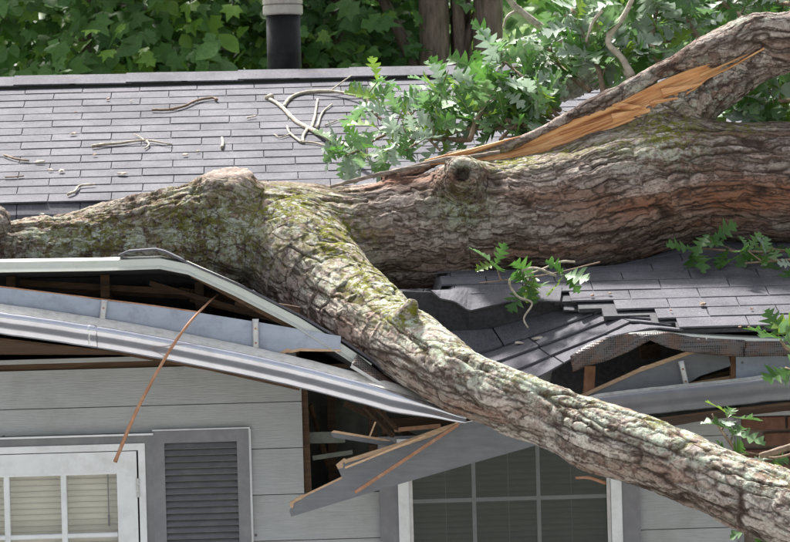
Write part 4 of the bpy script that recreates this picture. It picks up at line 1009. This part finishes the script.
# ------------------------------------------------------------------ leaves
def oak_mesh(name, m, curl=.25, fold=.35, seed=0, L=1.0):
    r = random.Random(seed)
    T = [0, .06, .15, .22, .28, .36, .42, .48, .57, .63, .69, .77, .83, .9, .96, 1.0]
    Wd = [.012, .02, .09, .16, .04, .20, .29, .05, .26, .35, .06, .2, .25, .07, .11, .0]
    Fw = [0, 0, .03, .05, 0, .05, .09, .01, .06, .10, .02, .07, .10, .03, .04, 0]
    v = []; f = []
    def bend(x, y): return Vector((x, y, fold*abs(x)-curl*y*y+.05*math.sin(y*9+seed)*abs(x)*4))
    n = len(T)
    for i in range(n): v.append(bend(0, T[i]))
    for sgn in (1, -1):
        o = len(v)
        for i in range(n): v.append(bend(sgn*Wd[i]*r.uniform(.85, 1.15), T[i]+Fw[i]))
        for i in range(n-1):
            q = (i, o+i, o+i+1, i+1); f.append(q if sgn > 0 else tuple(reversed(q)))
    v = [p*L for p in v]; v += [Vector((-.008, -.14, 0))*L, Vector((.008, -.14, 0))*L, Vector((.01, .02, 0))*L, Vector((-.01, .02, 0))*L]; o = len(v)-4; f.append((o, o+1, o+2, o+3))
    me = new_mesh(name, v, f, m, True); a = me.attributes.new('mid', 'FLOAT', 'POINT'); a.data.foreach_set('value', [1.0 if i < n else 0.0 for i in range(len(v))]); return me
OAK = []
for mi, k in enumerate(('oakgreen', 'oakblue', 'oakpale', 'oakyellow')):
    OAK.append([oak_mesh('leaf', MAT[k], c, fo_, 10*mi+s) for s, (c, fo_) in enumerate([(.15, .3), (.4, .5), (-.1, .2)])])
def place_mat(p, d, nrm, size):
    d = d.normalized(); x = d.cross(nrm); x = x.normalized() if x.length > 1e-4 else Vector((1, 0, 0)); z = x.cross(d)
    return Matrix(((x.x*size, d.x*size, z.x*size, p.x), (x.y*size, d.y*size, z.y*size, p.y), (x.z*size, d.z*size, z.z*size, p.z), (0, 0, 0, 1)))
lr_ = random.Random(11); LEAFN = [0]; extra = []
def add_leaf(p, d, nrm, size, weights=(.3, .33, .27, .1)):
    me = lr_.choice(lr_.choices(OAK, weights)[0]); m = place_mat(p, d, nrm, size)
    if LEAFN[0] < 300:
        link('leaf', me, tree, m); LEAFN[0] += 1
    else: extra.append((me, m))
def twig(px, r0, r1, name='branch', m='twigdark', ns=7, wob=1.5):
    rows = []
    for i, q in enumerate(px):
        u, v, Y = q; rows.append((*P(u, v, Y), M(r0+(r1-r0)*i/(len(px)-1), Y)))
    path = crom(rows, 5)
    tv, tf = tube([tuple(r) for r in path], ns, .25); obj(name, tv, tf, MAT[m], tree, True); return path
def spray(px, r0, r1, n, size_, Y_w=.1, wts=(.24, .36, .31, .09), droop=-.1, start=.1, m='twigdark', spread=.075):
    big = px[0][2] > .55; size = size_*(.95 if big else 1); n = int(n*1.6) if big else n
    path = twig(px, r0*(.7 if big else 1), r1*.8, 'branch', m); N = len(path)
    nc = max(1, n//4)
    for c in range(nc):
        t = start+(1-start)*(c+lr_.random()*.6)/nc; i = min(int(t*(N-1)), N-2)
        base = Vector(path[i][:3]); ax = (Vector(path[i+1][:3])-base).normalized()
        # side shoot
        sd = (ax*.6+Vector((lr_.uniform(-1, 1), lr_.uniform(-.8, .5), lr_.uniform(-.6, 1)))).normalized(); tip = base+sd*spread*lr_.uniform(.5, 1.6)
        tv, tf = tube([(*base, .004), (*base.lerp(tip, .6), .003), (*tip, .002)], 5); obj('twig', tv, tf, MAT[m], tree)
        for q in range(4):
            a = q*1.6+lr_.random()*1.2
            s = sd.cross(Vector((.1, .2, 1))).normalized(); tt = sd.cross(s)
            d = (sd*lr_.uniform(.1, .9)+(s*math.cos(a)+tt*math.sin(a))*lr_.uniform(.6, 1.1)+Vector((0, -.1, droop))).normalized()
            nrm = Vector((lr_.uniform(-.7, .7), lr_.uniform(-1.3, .2), lr_.uniform(.1, 1.2)))
            add_leaf(base.lerp(tip, lr_.uniform(.5, 1)), d, nrm, size*lr_.uniform(.72, 1.2), wts)
Yb = 1.0
# left tip lying on the shingles
spray([(470, 140, 1.0), (430, 138, 1.1), (395, 128, 1.25), (372, 110, 1.4), (366, 92, 1.5)], 4, 1.6, 26, .155, start=.15)
spray([(400, 130, 1.2), (378, 138, 1.2), (360, 150, 1.2), (345, 157, 1.2)], 2.4, 1.2, 18, .155, start=.2)
spray([(425, 138, 1.1), (405, 150, 1.0), (390, 156, 1.0)], 2, 1, 9, .14, start=.2)
spray([(440, 150, .9), (420, 130, 1.1), (408, 112, 1.2)], 2, 1, 10, .14, start=.2)
spray([(540, 130, .95), (500, 118, 1.05), (468, 105, 1.2), (447, 96, 1.3), (438, 86, 1.4)], 5, 1.6, 28, .165)
spray([(470, 140, .9), (478, 118, 1.0), (490, 95, 1.1), (498, 72, 1.2), (512, 55, 1.3)], 4, 1.6, 26, .17, start=.2)
spray([(560, 125, .95), (540, 108, 1.05), (522, 98, 1.1), (508, 92, 1.15)], 4, 1.6, 20, .165, start=.1)
spray([(500, 140, .9), (512, 128, .95), (530, 118, 1.0), (548, 108, 1.05)], 3, 1.5, 14, .155)
spray([(520, 128, .95), (485, 128, 1.0), (455, 128, 1.05), (430, 120, 1.1)], 3, 1.4, 22, .16)
spray([(560, 118, 1.0), (535, 92, 1.1), (520, 75, 1.2), (505, 62, 1.25)], 3, 1.4, 18, .165)
# upper right mass behind the split limb
spray([(605, 100, 1.0), (600, 75, 1.05), (592, 50, 1.1), (580, 28, 1.15), (572, 8, 1.2)], 5, 2, 26, .17)
spray([(630, 80, 1.0), (622, 62, 1.05), (612, 44, 1.1), (625, 15, 1.15), (640, -15, 1.2)], 6, 3, 24, .17, m='twig')
spray([(660, 65, 1.0), (652, 45, 1.1), (655, 20, 1.2), (660, -10, 1.3)], 5, 2, 24, .18)
spray([(700, 40, 1.05), (690, 25, 1.15), (680, 8, 1.25), (672, -12, 1.3)], 4, 2, 22, .18)
spray([(745, 20, 1.1), (730, 8, 1.2), (712, -6, 1.3), (700, -20, 1.3)], 4, 2, 20, .18)
spray([(800, 5, 1.1), (780, 2, 1.2), (765, -8, 1.3), (750, -20, 1.3)], 4, 2, 16, .18)
spray([(590, 90, 1.1), (575, 80, 1.2), (560, 65, 1.3), (548, 48, 1.3)], 4, 2, 16, .16)
# between limb and trunk at the right edge
spray([(850, 90, 1.2), (810, 98, 1.15), (775, 102, 1.1), (748, 108, 1.05), (730, 115, 1.0)], 4, 1.5, 26, .17, start=.3)
spray([(830, 70, 1.3), (795, 85, 1.25), (765, 92, 1.2), (745, 96, 1.15)], 3, 1.5, 18, .17, start=.3)
# under the trunk at right
DK = (.75, .15, .05, .05)
spray([(860, 246, .42), (800, 250, .38), (760, 252, .36), (720, 250, .36), (680, 247, .38)], 2, 1, 32, .13, wts=DK, droop=-.7)
spray([(810, 258, .26), (775, 261, .24), (745, 263, .24)], 1.5, 1, 14, .12, wts=DK, droop=-.2)
# small sprig below the trunk in the middle
spray([(600, 262, .1), (560, 272, .05), (530, 277, .03), (480, 283, .0)], .7, .6, 16, .13, wts=(.55, .35, .05, .05), droop=-.1, start=.3)
# right edge, near the gutter
spray([(860, 350, -.85), (815, 352, -.85), (790, 350, -.85), (780, 340, -.85)], 3, 1.5, 8, .155, wts=(.35, .3, .05, .3), start=.45)
spray([(850, 380, -.85), (810, 376, -.85), (785, 368, -.85)], 3, 1.5, 6, .155, wts=(.35, .3, .1, .25), start=.5)
# sprigs above the limb at lower right
spray([(740, 455, -1.2), (728, 440, -1.15), (718, 425, -1.1), (712, 414, -1.1)], 2, 1, 8, .12, wts=(.4, .5, .05, .05), start=.1)
spray([(800, 452, -1.25), (775, 458, -1.25), (755, 454, -1.2), (745, 452, -1.2)], 1.5, 1, 8, .12, wts=(.55, .35, 0, .1), start=.2)
twig([(830, 438, -1.35), (800, 444, -1.35), (775, 452, -1.35), (760, 456, -1.35)], 4, 3, 'branch', 'twigdark')
spray([(820, 545, -1.2), (780, 540, -1.2), (755, 538, -1.15)], 2, 1, 8, .13, wts=(.6, .3, 0, .1), start=.2)
# second layer of foliage filling the mass behind (off the picks)
for a in ([(640, 60, 1.5), (600, 30, 1.7), (580, -10, 1.8)], [(700, 20, 1.6), (660, 5, 1.8), (640, -20, 1.9)], [(780, 5, 1.6), (740, -5, 1.8), (700, -25, 1.9)], [(560, 110, 1.3), (520, 90, 1.5), (490, 80, 1.6)], [(620, 60, 1.5), (590, 60, 1.7), (560, 30, 1.8)], [(820, 110, 1.5), (780, 100, 1.6), (740, 100, 1.6)], [(680, 40, 1.7), (640, 40, 1.8), (610, 20, 1.9)]):
    spray(a, 4, 2, 22, .17)
spray([(870, 20, 1.3), (840, -20, 1.4), (800, -50, 1.5)], 5, 2, 24, .18)
# scatter the leaves beyond the countable ones as one mass
_gc = {}
def gather(lst, name, par):
    VV = []; LI = []; LT = []; MI = []; mats = []; o = 0
    for me, m in lst:
        if me.name not in _gc:
            a = np.empty(len(me.vertices)*3); me.vertices.foreach_get('co', a); l = np.empty(len(me.loops), np.int32); me.loops.foreach_get('vertex_index', l)
            t = np.empty(len(me.polygons), np.int32); me.polygons.foreach_get('loop_total', t); _gc[me.name] = (a.reshape(-1, 3), l, t, me.materials[0])
        a, l, t, mm = _gc[me.name]; mw = np.array(m)
        VV.append(a@mw[:3, :3].T+mw[:3, 3]); LI.append(l+o); LT.append(t); o += len(a)
        if mm not in mats: mats.append(mm)
        MI.append(np.full(len(t), mats.index(mm), np.int32))
    V = np.concatenate(VV); L = np.concatenate(LI); T = np.concatenate(LT); I = np.concatenate(MI)
    me = bpy.data.meshes.new(name); me.vertices.add(len(V)); me.loops.add(len(L)); me.polygons.add(len(T))
    me.vertices.foreach_set('co', V.ravel()); me.loops.foreach_set('vertex_index', L.astype(np.int32))
    me.polygons.foreach_set('loop_start', np.concatenate([[0], np.cumsum(T)[:-1]]).astype(np.int32)); me.polygons.foreach_set('loop_total', T.astype(np.int32)); 
    for m in mats: me.materials.append(m)
    me.polygons.foreach_set('material_index', I); me.polygons.foreach_set('use_smooth', np.ones(len(T), bool)); me.update(calc_edges=True); me.validate()
    return tag(link(name, me, par), kind='stuff')
if extra: gather(extra, 'foliage', tree)
# lichen crusted limb behind the leaves, and pale sticks
tw = crom([(*P(u, v, Y), M(r, Y)) for u, v, Y, r in [(620, 60, 1.7, 14), (590, 72, 1.65, 18), (560, 80, 1.6, 21), (530, 92, 1.55, 21), (508, 104, 1.5, 16)]], 14)
MAT['lichen'] = mat('crusty_lichen', (.28, .29, .24), (.68, .70, .6), 45, rough=.95, bmp=1.0, bdist=.02, dirt=(.12, .11, .08), dirt_scale=30, dirt_amt=.7)
tv, tf = tube([tuple(r) for r in tw], 40, .22); tag(obj('branch', tv, tf, MAT['lichen'], tree, False), 'limb crusted with pale lichen behind the leaves')
twig([(500, -14, 1.6), (515, 6, 1.6), (530, 18, 1.6), (552, 34, 1.6), (580, 50, 1.6)], 3, 4, 'branch', 'twig')
twig([(522, 8, 1.6), (508, 16, 1.6), (503, 28, 1.6)], 2, 1, 'branch', 'twig')
twig([(640, -20, 1.0), (625, 14, .98), (608, 40, .96), (622, 58, .94), (632, 76, .9)], 2.4, 4, 'branch', 'twig')
twig([(602, 10, 1.0), (592, 24, 1.0), (586, 42, 1.0)], 2.2, 1.2, 'branch', 'twig')
twig([(640, 90, .85), (655, 72, .83), (668, 62, .82)], 3, 4, 'branch', 'twig')
twig([(547, 118, 1.1), (560, 98, 1.1), (568, 85, 1.1)], 1.5, 1, 'branch', 'twigdark')
twig([(556, 276, .0), (532, 268, -.02), (510, 280, -.03), (517, 296, -.05), (532, 303, -.08), (524, 318, -.1), (528, 328, -.12)], 1.5, .9, 'branch', 'twig')
twig([(575, 262, .0), (560, 262, 0), (540, 270, 0), (520, 277, 0)], 1.2, .8, 'branch', 'twig')
twig([(605, 483, -1.02), (590, 478, -1.1), (576, 478, -1.15)], 2.2, 1.2, 'branch', 'woodred')

# ------------------------------------------------------------------ twigs and scraps lying about
def loose(name, px, r0, r1, m, label, cat, group, on=RP, forks=()):
    parts = []
    def pt(u, v, r): 
        p = on(u, v); return (p.x, p.y, p.z+.014+M(r, p.y)*.6)
    for pl, a, b in [(px, r0, r1)]+list(forks):
        rows = [(*pt(q[0], q[1], a), M(a+(b-a)*i/(len(pl)-1), 2.5)) for i, q in enumerate(pl)]
        if len(rows) > 2: rows = crom(rows, 4)
        parts.append(tube([tuple(r) for r in rows], 7, .35))
    V, F = merge(parts); o = obj(name, V, F, m, None, True); return tag(o, label, cat, group)
G1 = 'twigs scattered on the upper shingles'
db = empty('dead_branch', RP(310, 130), 'bare forked lichen grey branch lying on the shingles below the flue', 'branch')
def dbpart(name, pl, a, b, lift=.0):
    rows = []
    for i, q in enumerate(pl):
        p = RP(q[0], q[1]); h = q[2] if len(q) > 2 else .02; d = (CAM-p).normalized(); p = p+d*h/max(.2, d.z*1+.25)*.5; rows.append((*p, M(a+(b-a)*i/(len(pl)-1), 2.5)))
    tv, tf = tube([tuple(r) for r in crom(rows, 5)], 8, .3); obj(name, tv, tf, MAT['twig'], db, True)
dbpart('stem', [(270, 99), (277, 103), (283, 108), (296, 121), (310, 129), (326, 136, .05), (345, 146, .1), (365, 152, .15)], 1.6, 3.4)
dbpart('stem', [(283, 107), (290, 98), (304, 92.5), (328, 91, .04), (350, 94, .05), (372, 100, .08)], 2, 1.6)
dbpart('twig', [(311, 129), (315, 115), (317.5, 99)], 1.7, 1); dbpart('twig', [(317, 128), (322, 113), (332, 104)], 1.4, .7)
dbpart('twig', [(308, 128), (303, 136), (302, 142), (290, 133), (287, 126)], 1.8, .9); dbpart('twig', [(302, 142), (316, 143), (331, 148)], 1.2, .8); dbpart('twig', [(290, 134), (280, 137), (274, 134)], .8, .4)
dbpart('twig', [(330, 91, .04), (342, 82, .08), (352, 75, .1)], .9, .5); dbpart('twig', [(325, 125), (338, 120), (350, 118)], .8, .4)
dbpart('snapped_tip', [(267, 98), (269, 97), (272, 96)], 3.2, 3)
loose('twig', [(152, 113), (168, 113), (185, 109), (196, 104), (212, 101), (217, 103)], 1.3, 1.4, MAT['twigdark'], 'crooked brown twig highest on the shingles, left of the dead branch', 'twig', G1)
loose('twig', [(92, 150), (105, 148), (122, 146.5), (146, 144), (172, 148)], 1.7, .8, MAT['twig'], 'long thin tan twig lying across the middle shingle rows', 'twig', G1, forks=[([(147, 144), (149, 148), (145, 152)], 1, .8), ([(148, 146), (140, 140), (134, 137)], .7, .4)])
loose('twig', [(4, 158), (15, 162), (29, 164)], 1, 1, MAT['twigdark'], 'short dark twig near the left edge of the upper shingles', 'twig', G1)
loose('twig', [(5, 180.5), (15, 180), (24, 179)], .7, .7, MAT['twigdark'], 'hair-thin brown twig at the left edge below the short dark twig', 'twig', G1)
loose('twig', [(68, 198), (75, 195), (80, 189.5), (95, 188)], 1.4, 1.0, MAT['twig'], 'pale bent twig just above the dark lowest shingle row', 'twig', G1)
loose('twig', [(222, 141), (223, 146), (222, 151)], 1.3, 1.6, MAT['twig'], 'stubby upright pale twig above and left of the sawn stub', 'twig', G1)
loose('twig', [(247, 121), (256, 119)], 1.0, .8, MAT['chip'], 'tiny pale twig right of the stubby twig, under the flue', 'twig', G1)
def chip(u, v, s, m, label, cat='bark chip', name='bark_chip', el=2.0, on=RP, ang=0, zl=.016):
    p = on(u, v); r = random.Random(int(u*7+v)); tv = []; n = 8
    c, s_ = math.cos(ang), math.sin(ang); R_ = M(s, p.y)
    for lay in (0, 1):
        for k in range(n):
            a = 2*math.pi*k/n; rr_ = R_*r.uniform(.7, 1.2)*(1 if lay == 0 else .75); x = math.cos(a)*rr_*el; y = math.sin(a)*rr_*1.3
            tv.append(p+Vector((x*c-y*s_, x*s_+y*c, zl+.33*(x*s_+y*c)+(0 if lay == 0 else R_*r.uniform(.3, .8)))))
    tf = [(k, (k+1) % n, n+(k+1) % n, n+k) for k in range(n)]+[tuple(range(n-1, -1, -1)), tuple(range(n, 2*n))]
    return tag(obj(name, tv, tf, m, None), label, cat, 'bark chips scattered on the shingles')
chip(73, 137, 2.1, MAT['chip'], 'pale chip under the middle shingles near the long tan twig')
chip(40, 165, 1.8, MAT['chip'], 'flat pale chip right of the short dark twig', el=3.2)
chip(62, 174, 2.4, MAT['chip'], 'knobbly chip above the pale bent twig', el=1.3)
chip(50, 173, 1.5, MAT['chip'], 'thin chip left of the knobbly chip')
chip(122, 177, 1.9, MAT['chip'], 'long cream chip lying left of the sawn stub', el=3.2, ang=-.15)
chip(185, 158, 1.8, MAT['chip'], 'slanted pinkish chip left of the sawn stub, up the roof', el=2.2, ang=.6)
chip(198, 154, 1.2, MAT['chip'], 'small cream chip right beside the slanted pinkish chip')
chip(108, 102, 1.8, MAT['deadleaf'], 'curled reddish scrap high on the shingles at left', el=1.3)
chip(131, 104, 1.3, MAT['chip'], 'tiny cream scrap right of the curled reddish scrap', el=1.2)
chip(95, 158, 1.6, MAT['twigdark'], 'dark brown scrap just below the left end of the long tan twig', el=1.6)
chip(76, 115, 1.0, MAT['deadleaf'], 'tiny red scrap above the pale middle chip', el=1.0)
def on_ridge(u, v): return P(u, v, YR-.12)
chip(264.5, 81, 2.2, MAT['deadleaf'], 'small orange dead leaf lying on the ridge cap beside the flue', 'leaf', 'dead_leaf', 1.2, on_ridge, 0, .0)
def on_low(u, v): return P(u, v, -.12)
chip(540, 345, 2.0, MAT['chip'], 'long pale splinter of bark on the slumped shingles above the limb', el=5, on=on_low, ang=.35, zl=.03)
chip(519, 350, 1.8, MAT['chip'], 'short tan bark crumb beside the long pale splinter', el=2.6, on=on_low, zl=.03)
def on_valley(u, v): return P(u, v, 1.19)
chip(42, 217, 3.0, MAT['lichen'], 'white lichen tuft on the dark lowest shingle row at left', 'lichen tuft', 'lichen_tuft', 1.1, on_valley, 0, .01)
for (u, v, s, lab) in [(610, 297, 1.5, 'tan crumb below the trunk left of the dappled shingles'), (592, 299, 1.6, 'red crumb at a joint of the shaded shingles below the trunk'), (703, 308, 2.6, 'brown crumb cluster mid way on the lower right shingles'), (752, 312.5, 1.4, 'reddish crumb on the lower right shingles near the oak leaves'), (749, 331, 1.3, 'rusty crumb on the lowest right shingle row'), (740, 331, 1.3, 'green brown crumb beside the rusty crumb on the lowest right row'), (671, 314, 1.2, 'orange crumb above the crumpled gutter guard')]:
    chip(u, v, s, MAT['deadleaf'] if 'red' in lab or 'rust' in lab or 'orange' in lab else MAT['twigdark'], lab, 'debris', 'leaf_crumb', 1.4)
# slender reddish stick dangling in front of gutter and window
rows = [(*P(u, v, Y), M(r, Y)) for u, v, Y, r in [(218, 294, -.2, .8), (208, 303, -.45, 1.0), (190, 322, -.62, 1.4), (170, 350, -.64, 1.6), (150, 385, -.63, 1.7), (136, 412, -.62, 1.8), (124, 440, -.6, 1.9), (115, 462, -.58, 2.0)]]
tv, tf = tube([tuple(r) for r in crom(rows, 6)], 8, .18); tag(obj('dangling_stick', tv, tf, MAT['woodred'], None, True), 'slender curved reddish stick dangling over the left gutter and window', 'stick')

# ------------------------------------------------------------------ trees behind the house
def maple_mesh(m, seed):
    r = random.Random(seed); pts = []
    lobes = [(-150, .42), (-118, .45), (-88, .74), (-62, .56), (-48, .84), (-24, .58), (0, 1.05)]
    full = [(-170, .1)]+lobes; full = full+[(-a, l) for a, l in reversed(full[:-1])]
    tips = []
    for a, l in full:
        an = math.radians(a); l *= r.uniform(.9, 1.1); tips.append((math.sin(an)*l*.62, .32+math.cos(an)*l*.66))
    c = r.uniform(.1, .5); v = [Vector((0, .32, .03))]+[Vector((x, y, .15*abs(x)-c*(x*x+(y-.3)**2)+r.uniform(-.03, .03))) for x, y in tips]
    n = len(tips); f = [(0, 1+i, 1+(i+1) % n) for i in range(n)]
    v += [Vector((-.008, -.15, 0)), Vector((.008, -.15, 0)), Vector((.008, .3, .01)), Vector((-.008, .3, .01))]; f.append((n+1, n+2, n+3, n+4))
    return new_mesh('leaf', v, [tuple(reversed(q)) for q in f], m, False)
def oval_mesh(m, seed):
    r = random.Random(seed); n = 10; k = r.uniform(.26, .4); c = r.uniform(-.2, .4); v = [Vector((0, i/5, -c*(i/5)**2)) for i in range(6)]
    for sg in (1, -1):
        for i in range(1, 5): y = i/5; x = sg*k*math.sin(math.pi*y**.8)*r.uniform(.85, 1.1); v.append(Vector((x, y+.03, .25*abs(x)-c*y*y)))
    f = []
    for o, sg in ((6, 1), (10, -1)):
        q = [(0, o, 1)]+[(i, o+i-1, o+i, i+1) for i in range(1, 4)]+[(4, o+3, 5)]; f += q if sg > 0 else [tuple(reversed(a)) for a in q]
    return new_mesh('leaf', v, f, m, True)
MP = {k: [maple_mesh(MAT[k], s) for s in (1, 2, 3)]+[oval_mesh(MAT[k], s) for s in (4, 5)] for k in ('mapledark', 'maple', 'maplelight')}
def bg_tree(name, x, y, trunks, crown, n, label, cat, group, mix_, npick, size, seed, limbs=3, hollow=.3):
    r = random.Random(seed); z0 = gz(x, y); e = empty(name, (x, y, z0), label, cat, group)
    cx_, cy_, cz, rx, ry, rz = crown
    for (dx, dy, tx, ty, r0, r1, h) in trunks:
        rows = crom([(x+dx, y+dy, z0-.1, r0*1.3), (x+dx, y+dy, z0+.3, r0), (x+dx+tx*.3, y+dy+ty*.3, z0+h*.4, (r0*.6+r1*.4)), (x+dx+tx*.7, y+dy+ty*.7, z0+h*.75, r1*1.2), (x+dx+tx, y+dy+ty, z0+h, r1*.7)], 6)
        tv, tf = tube([tuple(q) for q in rows], 14, .12); obj('trunk', tv, tf, MAT['bgbark'], e, True)
    tops = [(x+t[0]+t[2]*.6, y+t[1]+t[3]*.6, z0+t[6]*.6) for t in trunks]
    picks = []; mass = []; ends = []
    for i in range(limbs):
        a = 2*math.pi*i/limbs+r.random(); b = Vector(r.choice(tops)); t = Vector((cx_+rx*.8*math.cos(a), cy_+ry*.8*math.sin(a), cz+rz*r.uniform(-.7, .6)))
        m_ = b.lerp(t, .5)+Vector((0, 0, .2)); rows = crom([(*b, .05), (*m_, .03), (*t, .01)], 6)
        tv, tf = tube([tuple(q) for q in rows], 8, .15); obj('limb', tv, tf, MAT['bgbark'], e, True)
    # leaves in layered sprays: pick spray centres in the shell, leaves round them facing outward/up
    ns = n//14; cand = []
    for s in range(ns):
        while True:
            q = Vector((r.uniform(-1, 1), r.uniform(-1, 1), r.uniform(-1, 1)))
            if hollow < q.length < 1: break
        c = Vector((cx_+q.x*rx, cy_+q.y*ry, cz+q.z*rz)); out = Vector((q.x/rx, q.y/ry, q.z/rz)).normalized()
        key = r.choices(list(MP), mix_)[0]
        for j in range(14):
            p = c+Vector((r.gauss(0, .2), r.gauss(0, .16), r.gauss(0, .10)))
            d = (out*.4+Vector((r.uniform(-1, 1), r.uniform(-.9, .4), r.uniform(-.9, .15)))).normalized()
            nr_ = Vector((r.uniform(-.6, .6), r.uniform(-1.3, 0), r.uniform(.1, .9)))
            kk = key if r.random() < .75 else r.choices(list(MP), mix_)[0]
            cand.append((r.choice(MP[kk]), place_mat(p, d, nr_, size*r.uniform(.5, 1.3)), p))
    inv = []
    for c in cand:
        u, v = project(c[2]); inv.append((0 if (-15 < u < 805 and -15 < v < 90) else 1, c[2].y))
    order = sorted(range(len(cand)), key=lambda i: inv[i])
    pk = set(i for i in order[:npick] if inv[i][0] == 0)
    for i in pk: link('leaf', cand[i][0], e, cand[i][1])
    rest_ = [(cand[i][0], cand[i][1]) for i in range(len(cand)) if i not in pk]
    gather(rest_, 'crown', e)
    return e
G2 = 'trees behind the house'
def BX(u, Y): return P(u, 40, Y).x
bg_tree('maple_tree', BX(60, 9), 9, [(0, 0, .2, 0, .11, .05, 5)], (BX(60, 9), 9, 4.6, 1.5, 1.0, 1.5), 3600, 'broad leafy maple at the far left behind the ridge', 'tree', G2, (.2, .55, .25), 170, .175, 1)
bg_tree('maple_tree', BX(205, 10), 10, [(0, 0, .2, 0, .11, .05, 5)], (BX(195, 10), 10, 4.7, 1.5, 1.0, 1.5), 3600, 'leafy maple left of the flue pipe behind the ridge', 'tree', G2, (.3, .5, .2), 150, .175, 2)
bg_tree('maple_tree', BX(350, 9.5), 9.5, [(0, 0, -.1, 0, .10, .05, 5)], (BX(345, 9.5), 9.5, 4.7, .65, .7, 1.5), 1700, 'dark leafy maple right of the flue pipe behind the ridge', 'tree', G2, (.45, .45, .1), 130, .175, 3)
bg_tree('multi_stem_tree', BX(455, 9), 9, [(-.13, 0, -.02, 0, .10, .085, 6.5), (.02, .1, .05, .1, .08, .06, 6.5), (.15, 0, .13, 0, .09, .085, 6.5)], (BX(470, 9), 9.3, 7.1, 2.2, 1.6, 1.5), 1500, 'tree with three grey stems rising behind the ridge', 'tree', G2, (.6, .35, .05), 30, .19, 4)
bg_tree('shade_tree', BX(130, 17), 17, [(0, 0, .3, 0, .2, .1, 7)], (BX(130, 17), 17, 5.2, 2.8, 1.4, 2.8), 2400, 'dark tree filling the gaps behind the left maples', 'tree', G2, (.3, .35, .35), 0, .2, 5, hollow=.2)
bg_tree('shade_tree', BX(360, 18), 18, [(0, 0, .3, 0, .2, .1, 7)], (BX(330, 18), 18, 5.4, 2.4, 1.4, 2.8), 2000, 'dark tree standing behind the flue pipe', 'tree', G2, (.3, .35, .35), 0, .2, 6, hollow=.2)
bg_tree('shade_tree', BX(660, 16), 16, [(0, 0, .3, 0, .2, .1, 7)], (BX(670, 16), 16, 5.5, 2.0, 1.4, 2.6), 2400, 'dark tree behind the oak leaves at upper right', 'tree', G2, (.3, .3, .4), 0, .2, 7, hollow=.2)
bg_tree('shade_tree', BX(860, 15), 15, [(0, 0, .3, 0, .2, .1, 7)], (BX(860, 15), 15, 5.2, 1.8, 1.4, 2.6), 1600, 'leafy tree at the far right edge behind the limb', 'tree', G2, (.4, .4, .2), 0, .22, 8, hollow=.2)
bg_tree('bright_shrub', BX(520, 24), 24, [(0, 0, .1, 0, .06, .03, 2)], (BX(525, 24), 24, gz(BX(520, 24), 24)+1.3, 1.2, 1, 1.3), 700, 'shrub with sunlight painted into its leaf colour, on the lawn right of the three stemmed tree', 'shrub', G2, (.1, .3, .6), 0, .18, 9, hollow=.2)
for i, (u, y) in enumerate([(-60, 34), (90, 38), (250, 36), (400, 40), (620, 38), (760, 34), (900, 37)]):
    zz_ = gz(BX(u, y), y)
    bg_tree('forest_tree', BX(u, y), y, [(0, 0, .3, 0, .25, .12, 6)], (BX(u, y), y, zz_+4.2, 3.2, 2, 3.4), 1500, ['forest tree at the left end of the far wood', 'forest tree second from the left in the far wood', 'forest tree third from the left in the far wood', 'forest tree in the middle of the far wood', 'forest tree third from the right in the far wood', 'forest tree second from the right in the far wood', 'forest tree at the right end of the far wood'][i], 'tree', 'far wood on the slope', (.15, .35, .5), 0, .3, 20+i, hollow=.1)
print('objects', len(bpy.data.objects), 'leaf picks', LEAFN[0], 'tabs', ntabs)
